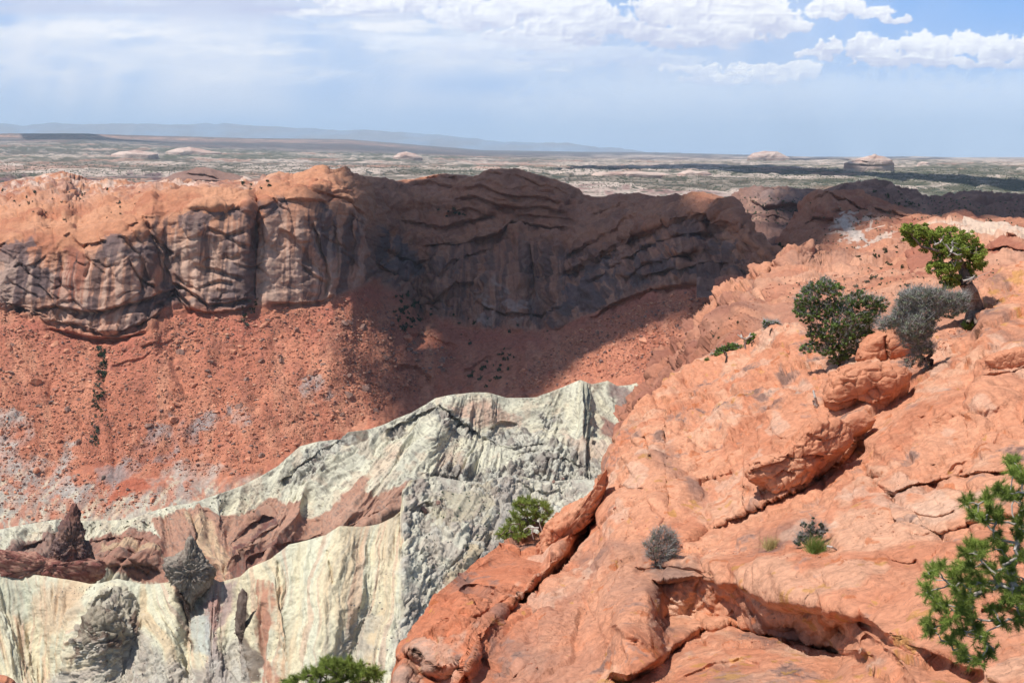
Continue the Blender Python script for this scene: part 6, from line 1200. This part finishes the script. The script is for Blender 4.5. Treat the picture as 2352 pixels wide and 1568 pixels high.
bush('green_bush', (1668, 830), 2.0, [(1640, 820, 12), (1655, 808, 13), (1670, 802, 13), (1685, 798, 13), (1628, 830, 9), (1698, 800, 6)], 'low spreading green shrub lowest on the left crest of the near rock', 'bush', 40, 500, .3, 3600, .06, M_TWIG, M_LEAF, 49, .04)
bush('lime_bush', (1770, 765), 2.5, [(1765, 750, 12), (1780, 746, 12), (1760, 740, 8), (1790, 752, 8), (1772, 760, 9)], 'pale green shrub just left of the broad dark green bush', 'bush', 30, 1500, .3, 1500, .045, M_TWIG, M_LIME, 51, .04)
bush('green_bush', (2222, 750), -.6, [(2218, 744, 8), (2228, 742, 7), (2222, 752, 6)], 'tiny bright green shrub at the foot of the juniper trunk', 'bush', 14, 100, .12, 1500, .03, M_GRASS, M_LIME, 53, .02)
def grass(px, label, mat, n, h, seed):
    rs = np.random.RandomState(seed); b = S_NEAR.at(*px)[0]; d = dirs_rand(n, rs, (0, 0, 1), 2.2); c = np.tile(b, (n, 1)) + rs.randn(n, 3) * np.array([.09, .09, .01]); v, f = tris(c, d, h, .006, rs)
    o = mesh_from('grass_tuft', v - b, f, mat, loc=b); tag(o, label, 'grass')
grass((1776, 1256), 'dry yellow grass tuft alone left of the dark spiky bush', M_YEL, 420, .34, 3); grass((1882, 1266), 'green and yellow grass tuft right of the dark spiky bush', M_GRASS, 420, .40, 4); grass((1874, 1262), 'straw coloured grass at the left of the green tuft below the dark bush', M_YEL, 200, .34, 5)
# --- dead wood
def sticks(name, paths, D, label, cat, r=.05):
    rnd = random.Random(len(label)); e = []; seen = {}
    b = P(paths[0][0][0], paths[0][0][1], D); root = None
    for p in paths:
        q = [seen.setdefault(k_, P(k_[0], k_[1], D + rnd.uniform(-.1, .1))) for k_ in p]; n = len(q)
        e += [(q[k], q[k + 1], r * (1 - .7 * k / n), r * (1 - .7 * (k + 1) / n)) for k in range(n - 1)]
    v, f = tubes(e, 7); o = mesh_from(name, v - b, f, M_DEAD, loc=b, smooth=True); tag(o, label, cat)
sticks('dead_branch', [[(1882, 948), (1876, 930), (1872, 912), (1868, 896)], [(1876, 930), (1870, 926), (1868, 920)]], nD(1876, 930) - .25, 'weathered grey stick lying upright against the rock left of the big boulder', 'dead branch', .07)
sticks('dead_branch', [[(1712, 800), (1711, 788), (1712, 780)], [(1712, 780), (1704, 776), (1694, 768)], [(1712, 780), (1720, 774), (1724, 764)], [(1704, 776), (1702, 768)], [(1720, 774), (1728, 772)]], nD(1716, 800) + .5, 'bare dead sapling between the two low green shrubs on the left crest', 'dead branch', .06)
sticks('dead_branch', [[(1900, 1254), (1912, 1256), (1922, 1262), (1932, 1268)]], nD(1914, 1262) - .05, 'short dead root lying in the dirt right of the green grass tuft', 'dead branch', .03)
# --- pinyons: needle tufts on branch ends
def pinyon(name, path, D, tuft, label, n_need, need_len, need_w, seed, r_base, per=1, jit=.1, base=None, dj=.4, dead=()):
    rs = np.random.RandomState(seed); rnd = random.Random(seed)
    pth = [P(x, y, D + (q if len(a) > 2 else 0)) for a in path for (x, y, q) in [(a[0], a[1], a[2] if len(a) > 2 else 0)]]
    b = pth[0] if base is None else base
    root = empty(name, b, label, 'tree'); tips = []; rad = []
    for t in tuft:
        for k in range(per):
            p = P(t[0] + rnd.uniform(-1, 1) * t[2] * .5 * (per > 1), t[1] + rnd.uniform(-1, 1) * t[2] * .5 * (per > 1), D + rnd.uniform(-dj, dj)); tips.append(p); rad.append(t[2] * D / FPX)
    e, nodes, ends = skeleton(pth, tips, need_w * 1.6, r_base, rnd, jit, 2)
    part('trunk', tubes(e, 6), M_BARK if D > 12 else M_PBARK, root, smooth=True)
    par = {}
    C = []; Dr = []
    segs = [(a, b_) for a, b_, r1, r2 in e]
    for p, R in zip(tips, rad):
        best = [s_ for s_ in segs if np.allclose(s_[1], p)]; d = p - best[0][0] if best else np.array([0, 0, 1.0]); d = d / (np.linalg.norm(d) + 1e-9)
        for q in range(5):      # five short shoots with needles all round
            dd = d + dirs_rand(1, rs)[0] * .9; dd[2] += .25; dd /= np.linalg.norm(dd); st = p - d * R * .5; L_ = R * rnd.uniform(.9, 2.0)
            t = rs.uniform(0, 1, n_need // 5); c = st + dd * (t * L_)[:, None]; C.append(c); Dr.append(dirs_rand(len(c), rs, dd, 1.1))
    C = np.concatenate(C); Dr = np.concatenate(Dr); part('crown', tris(C, Dr, need_len, need_w, rs), M_PIN, root)
    if dead:
        for p in dead:
            ed = []; q = [P(x, y, D - dj * 1.1) for x, y in p]; ed += [(q[k], q[k + 1], r_base * .35 * (1 - .25 * k), r_base * .35 * (1 - .25 * (k + 1))) for k in range(len(q) - 1)]
            part('dead_branch', tubes(ed, 6), M_DEAD, root, smooth=True)
NT = [(2324, 1059), (2333, 1087), (2345, 1100), (2297, 1127), (2315, 1136), (2275, 1145), (2218, 1156), (2232, 1177), (2258, 1199), (2283, 1174), (2297, 1192), (2333, 1141), (2340, 1206), (2333, 1235), (2345, 1170), (2344, 1274), (2283, 1235), (2261, 1256), (2232, 1256), (2222, 1271), (2247, 1281), (2134, 1314), (2157, 1303), (2182, 1321), (2211, 1303), (2240, 1310), (2272, 1310), (2197, 1335), (2225, 1339), (2261, 1339), (2290, 1335), (2319, 1310), (2326, 1328), (2132, 1353), (2143, 1378), (2153, 1393), (2171, 1396), (2200, 1368), (2225, 1374), (2211, 1396), (2254, 1368), (2276, 1393), (2232, 1411), (2196, 1411), (2135, 1429), (2143, 1450), (2175, 1432), (2182, 1468), (2207, 1454), (2211, 1490), (2218, 1515), (2240, 1436), (2258, 1457), (2250, 1515), (2276, 1501), (2311, 1382), (2333, 1418), (2297, 1429), (2333, 1382), (2319, 1361), (2348, 1350), (2360, 1400), (2375, 1200), (2380, 1260), (2370, 1120), (2390, 1320), (2300, 1265), (2312, 1290)]
pinyon('pinyon_tree', [(2560, 1900), (2540, 1700), (2510, 1500), (2470, 1380), (2430, 1320), (2390, 1295)], 9.0, [(x, y, 17) for x, y in NT], 'pinyon pine branch with dense green needles reaching in at the right edge', 560, .050, .0020, 61, .042, per=3, dj=.4)
PT = [(1152, 1232, 10), (1165, 1240, 9), (1160, 1216, 11), (1172, 1200, 12), (1180, 1184, 12), (1176, 1220, 12), (1192, 1170, 12), (1206, 1160, 11), (1214, 1148, 9), (1226, 1152, 9), (1234, 1166, 11), (1246, 1160, 9), (1256, 1166, 9), (1260, 1178, 8), (1250, 1186, 10), (1236, 1186, 11), (1222, 1176, 12), (1206, 1182, 12), (1194, 1196, 13), (1206, 1206, 12), (1190, 1216, 12), (1200, 1228, 11), (1184, 1234, 11), (1220, 1198, 10), (1244, 1202, 7), (1212, 1222, 8), (1168, 1230, 10), (1200, 1150, 8), (1188, 1158, 8)]
pb = S_NEAR.at(1250, 1232)[0]; PD = float(pb[1])
pinyon('pinyon_tree', [(1253, 1234), (1248, 1220), (1238, 1208), (1226, 1200), (1212, 1196)], PD, PT, 'small bushy pinyon with a contorted grey trunk clinging to the rock edge in the centre', 260, .13, .008, 63, .13, per=3, dj=.8,
       dead=([(1236, 1212), (1224, 1212), (1212, 1210), (1204, 1216)], [(1224, 1212), (1222, 1224), (1226, 1238)], [(1252, 1234), (1246, 1222), (1240, 1204), (1238, 1190)], [(1248, 1222), (1258, 1216), (1268, 1206)], [(1262, 1220), (1268, 1226), (1274, 1214)]))
pinyon('pinyon_tree', [(765, 1900), (768, 1760), (772, 1640), (770, 1580)], 27.0, [(x, y, 13) for x, y in ((665, 1562), (680, 1566), (700, 1556), (715, 1546), (732, 1540), (745, 1528), (760, 1522), (776, 1526), (792, 1524), (806, 1520), (815, 1530), (826, 1538), (842, 1548), (858, 1544), (866, 1552), (738, 1552), (756, 1544), (774, 1548), (790, 1540), (806, 1548), (824, 1556), (720, 1570), (750, 1570), (780, 1568), (810, 1572), (840, 1570), (700, 1590), (770, 1600), (830, 1600))], 'top of a pinyon pine poking up at the bottom edge left of the near rock', 420, .14, .005, 67, .07, per=3, dj=.6)
# --- shrubs and far junipers on the slopes
shr = {}
for nm, mm in (('dark', mat_plain('far_juniper', (.045, .065, .028), .9, .35, .8)), ('sage', mat_plain('far_sage', (.12, .14, .10), .9, .3, .8))):
    shr[nm] = []
    for j in range(5):
        rs = np.random.RandomState(900 + j); v0, f0 = ICO[2]; cc = []
        for k in range(9): cc.append((rs.randn(3) * np.array([.42, .42, .3]) + np.array([0, 0, .55]), rs.uniform(.3, .5)))
        pts = np.concatenate([c + dirs_rand(34, rs) * r * rs.uniform(.6, 1, (34, 1)) for c, r in cc]); v, f = leaves(pts, .17, rs)
        me = bpy.data.meshes.new('shrub'); me.from_pydata(v.tolist(), [], f.tolist()); me.materials.append(mm); shr[nm].append(me)
rsu = random.Random(77)
_shr = []
def shrub(sheet, x, y, r_px, look, label, group, cat='shrub'):
    p, n = sheet.at(x, y); R = r_px * p[1] / FPX; o = bpy.data.objects.new('juniper_shrub' if look == 'dark' else 'sage_shrub', rsu.choice(shr[look])); COL.objects.link(o)
    o.location = p - np.array([0, 0, R * .15]); o.scale = (R * rsu.uniform(.85, 1.2), R, R * rsu.uniform(.8, 1.4)); o.rotation_euler = (0, 0, rsu.uniform(0, 6.28)); tag(o, label, cat, group); _shr.append((o, x, y, r_px, look, label, group))
SH = [(S_WALL, [(222, 785), (228, 830), (215, 900), (205, 1020), (225, 1020), (240, 900), (245, 830), (236, 785)], 70, (3, 6.5), ('dark', 'sage'), 'shrub in the thin green line running down the left talus', 'shrubs in the line down the left talus'),
      (S_WALL, [(900, 660), (935, 680), (975, 690), (965, 740), (920, 760), (900, 720)], 36, (4, 8), ('dark',), 'dark juniper in the thicket at the head of the shaded gully', 'junipers in the shaded gully'),
      (S_WALL, [(1075, 850), (1130, 815), (1180, 800), (1190, 830), (1120, 890), (1080, 890)], 26, (3, 6), ('dark',), 'dark shrub at the bottom of the shaded bowl above the white ridge', 'shrubs at the bottom of the bowl'),
      (S_WALL, [(550, 690), (590, 685), (600, 720), (590, 760), (555, 740)], 14, (3, 6), ('dark', 'sage'), 'shrub by the huge rust boulder under the cliff', 'shrubs by the huge boulder'),
      (S_WALL, [(990, 480), (1050, 480), (1075, 495), (1000, 500)], 9, (3, 6), ('dark',), 'juniper on the bench beneath the central dome', 'junipers below the central dome'),
      (S_WALL, [(540, 425), (620, 412), (640, 430), (560, 445)], 10, (3, 6), ('dark',), 'juniper on the flat between the two sunlit domes', 'junipers between the left domes'),
      (S_WALL, [(0, 425), (140, 410), (250, 425), (330, 430), (300, 500), (200, 510), (60, 500), (0, 480)], 34, (2, 4), ('dark', 'sage'), 'small shrub on the sunlit slickrock above the left cliff', 'shrubs on the left slickrock'),
      (S_WALL, [(960, 680), (1280, 760), (1240, 820), (1040, 800)], 18, (2, 5), ('dark',), 'scattered shrub on the shaded broken slope of the bowl', 'shrubs on the shaded slope'),
      (S_SLICK, [(1830, 660), (2000, 600), (2200, 590), (2200, 640), (2000, 680), (1850, 690)], 40, (2, 6), ('dark', 'sage'), 'shrub on the sunlit slickrock between the bowl and the juniper', 'shrubs on the middle slickrock'),
      (S_SLICK, [(1930, 590), (2060, 565), (2060, 585), (1960, 605)], 10, (3, 6), ('dark',), 'dark shrub on the crest of the middle slickrock', 'shrubs on the slickrock crest'),
      (S_SLICK, [(1560, 850), (1700, 720), (1780, 670), (1700, 770)], 8, (2, 4), ('dark', 'sage'), 'small shrub on the broken red spur above the talus fan', 'shrubs on the red spur')]
hs = [q for n, q in _sheets if n == 'hills']
SH += [(hs[0], [(1960, 432), (2020, 426), (2080, 440), (2130, 465), (2100, 490), (2000, 470)], 16, (3, 5), ('dark',), 'juniper on the dark wooded hill behind the red dome', 'junipers on the wooded hill'),
       (hs[1], [(1740, 530), (1800, 560), (1840, 590), (1790, 590)], 8, (4, 7), ('dark',), 'juniper in the dark hollow behind the end of the rim', 'junipers in the hollow'),
       (hs[1], [(2100, 520), (2160, 515), (2340, 505), (2340, 525), (2130, 545)], 16, (3, 6), ('dark',), 'juniper on the flat behind the sunlit ledge at right', 'junipers behind the right ledge')]
for sh, poly, n, (a, b), looks, lab, grp in SH:
    for (x, y) in scatter(poly, n, n * 7 + 1): shrub(sh, x, y, rsu.uniform(a, b), rsu.choice(looks), lab, grp)
for (x, y, r_) in ((173, 1300, 8), (165, 1306, 6)): pass
def scrub_stuff():
    r = random.Random(9); V = []; F = []; off = 0
    base = [(np.array([v.co[:] for v in m.vertices])[: 4 * 60], None) for m in shr['dark'][:3]]
    v0, f0 = ICO[1]
    jobs = [(S_PLAIN, [(0, 372), (2352, 385), (2352, 445), (1700, 440), (1350, 430), (1200, 400), (800, 398), (400, 400), (0, 410)], 7000, (0.5, 1.5)), (S_WALL, TAL, 1000, (.8, 1.8)), (S_FRONT, [(940, 1110), (1180, 1100), (1180, 1250), (950, 1500)], 60, (1.5, 3.5)), (S_MID, [(60, 1220), (640, 1120), (640, 1160), (300, 1240)], 60, (1, 2.5)), (hs[0], [(1700, 450), (2352, 455), (2352, 500), (1700, 520)], 500, (1, 2.6)), (hs[1], [(1850, 460), (2352, 510), (2352, 560), (1850, 590)], 260, (1, 2.4)), (S_SLICK, [(1800, 640), (2300, 580), (2300, 640), (2000, 690), (1800, 700)], 160, (1, 2.4))]
    for sh, poly, n, (a, b) in jobs:
        for (x, y) in scatter(poly, n, n):
            p, nn = sh.at(x, y); R = r.uniform(a, b) * p[1] / FPX; jit = np.array([[r.uniform(.6, 1.3)] for _ in range(len(v0))])
            V.append(v0 * jit * R * np.array([1, 1, .8]) + p + np.array([0, 0, R * .5])); F.append(f0 + off); off += len(v0)
    o = mesh_from('scrub', np.concatenate(V), np.concatenate(F), mat_plain('scrub_green', (.075, .095, .055), .95, .35, .05)); o['kind'] = 'stuff'
scrub_stuff()

# ------------------------------------------------------------------ what sets each repeated rock and shrub apart
def where(x, y, r, look, grp):
    size = 'big' if r > 7.5 else 'middling' if r > 5 else 'small'; tone = {'rust': 'rust red', 'dark': 'dark varnished', 'grey': 'grey'}[look]
    if grp == 'boulders on the sunlit talus':
        a = ('at the left frame edge' if x < 55 else 'left of the shrub line' if x < 130 else 'just left of the shrub line' if x < 195 else 'in the shrub line' if x < 250 else 'just right of the shrub line' if x < 330 else 'on the bare slide' if x < 430 else 'right of the bare slide' if x < 520 else 'straight below the huge boulder' if x < 640 else 'right of the huge boulder' if x < 720 else 'near the cloud shadow edge' if x < 790 else 'inside the cloud shadow edge')
        b = ('right under the ledges' if y < 765 else 'high on the talus' if y < 815 else 'upper middle of the talus' if y < 865 else 'middle of the talus' if y < 915 else 'lower middle of the talus' if y < 970 else 'low on the talus' if y < 1025 else 'at the talus foot')
        return f'{size} {tone} boulder {b}, {a}'.replace('middle of the talus', 'middle')
    if grp == 'boulders on the right talus fan':
        a = 'at its lower left' if x < 1280 else 'left of its middle' if x < 1380 else 'in its middle' if x < 1460 else 'right of its middle' if x < 1540 else 'near the red spur'
        b = 'top' if y < 730 else 'upper part' if y < 780 else 'lower part' if y < 830 else 'bottom'
        return f'{size} {tone} boulder on the right talus fan, {b}, {a}'
    if grp == 'boulders in the shaded bowl':
        a = 'by the left shadow edge' if x < 840 else 'left of the buttress' if x < 900 else 'on the buttress side' if x < 960 else 'right of the buttress'
        b = 'near the cliff corner' if y < 780 else 'upper part' if y < 830 else 'middle' if y < 880 else 'lowest part'
        return f'{size} {tone} boulder in the shaded bowl, {b}, {a}'
    a = 'at the frame edge' if x < 50 else 'left of the tall spire' if x < 140 else 'above the tall spire' if x < 210 else 'right of the tall spire' if x < 300 else 'above the white hump' if x < 380 else 'near the white ridge'
    b = 'upper' if y < 1110 else 'middle' if y < 1145 else 'lower'
    return f'{size} {tone} boulder in the {b} badlands, {a}'
for o, x, y, r, look, grp in _made:
    if grp: o['label'] = ' '.join(where(x, y, r, look, grp).replace('dark varnished', 'dark').split()[:16])

by = {}
for q in _shr: by.setdefault(q[6], []).append(q)
for grp, qs in by.items():
    xs = sorted(q[1] for q in qs); ys = sorted(q[2] for q in qs); rs_ = sorted(q[3] for q in qs); n = len(qs)
    wide = xs[-1] - xs[0] > ys[-1] - ys[0]
    for (o, x, y, r, look, label, g) in qs:
        k = sum(1 for a in xs if a < x) / n; m = sum(1 for a in ys if a < y) / n; z = sum(1 for a in rs_ if a < r) / n
        cx = ('far left', 'left', 'left of centre', 'right of centre', 'right', 'far right')[min(5, int(k * 6))]; cy = ('top', 'upper', 'lower', 'bottom')[min(3, int(m * 4))]; size = ('tiny', 'middling', 'largest')[min(2, int(z * 3))]
        o['label'] = f"{size} {'dark green' if look == 'dark' else 'grey green'} bush, {cy} {cx}, of the {grp}"
        if len(o['label'].split()) > 16: o['label'] = ' '.join(o['label'].replace(' of the ', ' ').replace(' dark green', ' dark').split()[:16])

# ------------------------------------------------------------------ clouds overhead whose shadows fall on the land, and the air
WARP = .018
def shadow_cloud(pts, alt, seed):
    """a flat-based cloud high above; its outline is the wanted ground shadow carried up along the sun's direction"""
    q = []
    for (x, y, D) in pts:
        p = P(x, y, D); t = (alt - p[2]) / SUND[2]; q.append(p + SUND * t)
    q = np.array(q); c = q.mean(0); size = np.abs(q - c).max()
    n = 110; r = size * 1.3
    gx, gy = np.meshgrid(np.linspace(c[0] - r, c[0] + r, n), np.linspace(c[1] - r, c[1] + r, n))
    pts2 = [(a[0], a[1]) for a in q]
    wx = gx + WARP * size * fbm(gx / size * 3 + seed, gy / size * 3, o=4); wy = gy + WARP * size * fbm(gx / size * 3 + 50, gy / size * 3 + seed, o=4)
    d, _, _ = poly_line(wx, wy, pts2 + [pts2[0]]); ins = in_poly(wx, wy, pts2)
    sd_ = np.where(ins, d, -d)
    thick = np.sqrt(np.clip(sd_, 0, None) * size * .35) * (1 + .4 * fbm(gx / size * 6, gy / size * 6 + seed, o=4))
    V = []; F = []; idx = {}
    inside = sd_ > -1e-6
    cell_in = inside[:-1, :-1] & inside[1:, :-1] & inside[:-1, 1:] & inside[1:, 1:]
    topi = np.arange(n * n).reshape(n, n); boti = topi + n * n
    top = np.stack([gx, gy, alt + thick], -1).reshape(-1, 3); bot = np.stack([gx, gy, alt - thick * .08], -1).reshape(-1, 3)
    J, I = np.where(cell_in)
    F = np.concatenate([np.stack([topi[J, I], topi[J, I + 1], topi[J + 1, I + 1], topi[J + 1, I]], -1), np.stack([boti[J, I], boti[J + 1, I], boti[J + 1, I + 1], boti[J, I + 1]], -1)])
    o = mesh_from('cloud', np.concatenate([top, bot]), F, MR_CLOUD, smooth=True); o['kind'] = 'structure'
MR_CLOUD = mat_plain('cloud_white', (.9, .9, .92), 1.0, .02, .001)
shadow_cloud([(780, 470, 1130), (790, 425, 1500), (850, 440, 1600), (985, 440, 1560), (1060, 400, 1650), (1160, 370, 1750), (1250, 380, 1750), (1340, 425, 1650), (1480, 430, 1600), (1560, 455, 1330), (1630, 500, 1060), (1700, 470, 1200), (1800, 410, 1700), (1960, 400, 1700), (2100, 420, 1650), (2200, 440, 1700), (2420, 430, 1700), (2500, 505, 1200), (2250, 515, 1150), (2050, 500, 1080), (1970, 535, 1000), (1900, 560, 950), (1850, 575, 850), (1830, 600, 560), (1730, 680, 520), (1680, 720, 780), (1560, 730, 930), (1400, 790, 980), (1310, 850, 990), (1250, 925, 925), (1100, 960, 920), (950, 990, 910), (880, 1000, 905), (840, 930, 960), (775, 870, 960), (770, 810, 1000), (775, 740, 1030), (775, 690, 1060), (765, 580, 1120)], 3600, 3)
shadow_cloud([(1220, 394, 4700), (1340, 383, 5900), (1480, 374, 7300), (1640, 373, 8000), (1780, 388, 5500), (1900, 399, 4700), (2050, 409, 4100), (2352, 430, 3200), (2600, 434, 3100), (2600, 456, 2600), (2352, 455, 2650), (2100, 432, 3200), (1950, 424, 3500), (1800, 416, 3800), (1700, 408, 4200), (1560, 400, 4700), (1400, 398, 4800), (1350, 400, 4500)], 3600, 9)
shadow_cloud([(1730, 366, 11000), (1880, 366, 12000), (1960, 371, 9500), (1830, 372, 9300)], 3600, 12)
shadow_cloud([(40, 306, 13600), (140, 306, 13600), (300, 308, 13600), (420, 311, 13500), (200, 318, 12600), (60, 320, 12400)], 3600, 15)
def haze():
    me = bpy.data.meshes.new('haze'); x0, x1, y0, y1, z0, z1 = -62000, 62000, -3000, 70000, -900, 1750
    v = [(x, y, z) for x in (x0, x1) for y in (y0, y1) for z in (z0, z1)]
    me.from_pydata(v, [], [(0, 1, 3, 2), (4, 6, 7, 5), (0, 4, 5, 1), (2, 3, 7, 6), (0, 2, 6, 4), (1, 5, 7, 3)])
    o = bpy.data.objects.new('haze', me); COL.objects.link(o); o['kind'] = 'stuff'
    m = bpy.data.materials.new('haze'); m.use_nodes = True; N = m.node_tree.nodes; L = m.node_tree.links; N.clear()
    out = N.new('ShaderNodeOutputMaterial'); v = N.new('ShaderNodeVolumePrincipled')
    v.inputs['Color'].default_value = (0.64, 0.82, 1.0, 1); v.inputs['Density'].default_value = HAZE; v.inputs['Anisotropy'].default_value = 0.0
    L.new(v.outputs[0], out.inputs['Volume']); me.materials.append(m)
HAZE = 2.4e-5
haze()
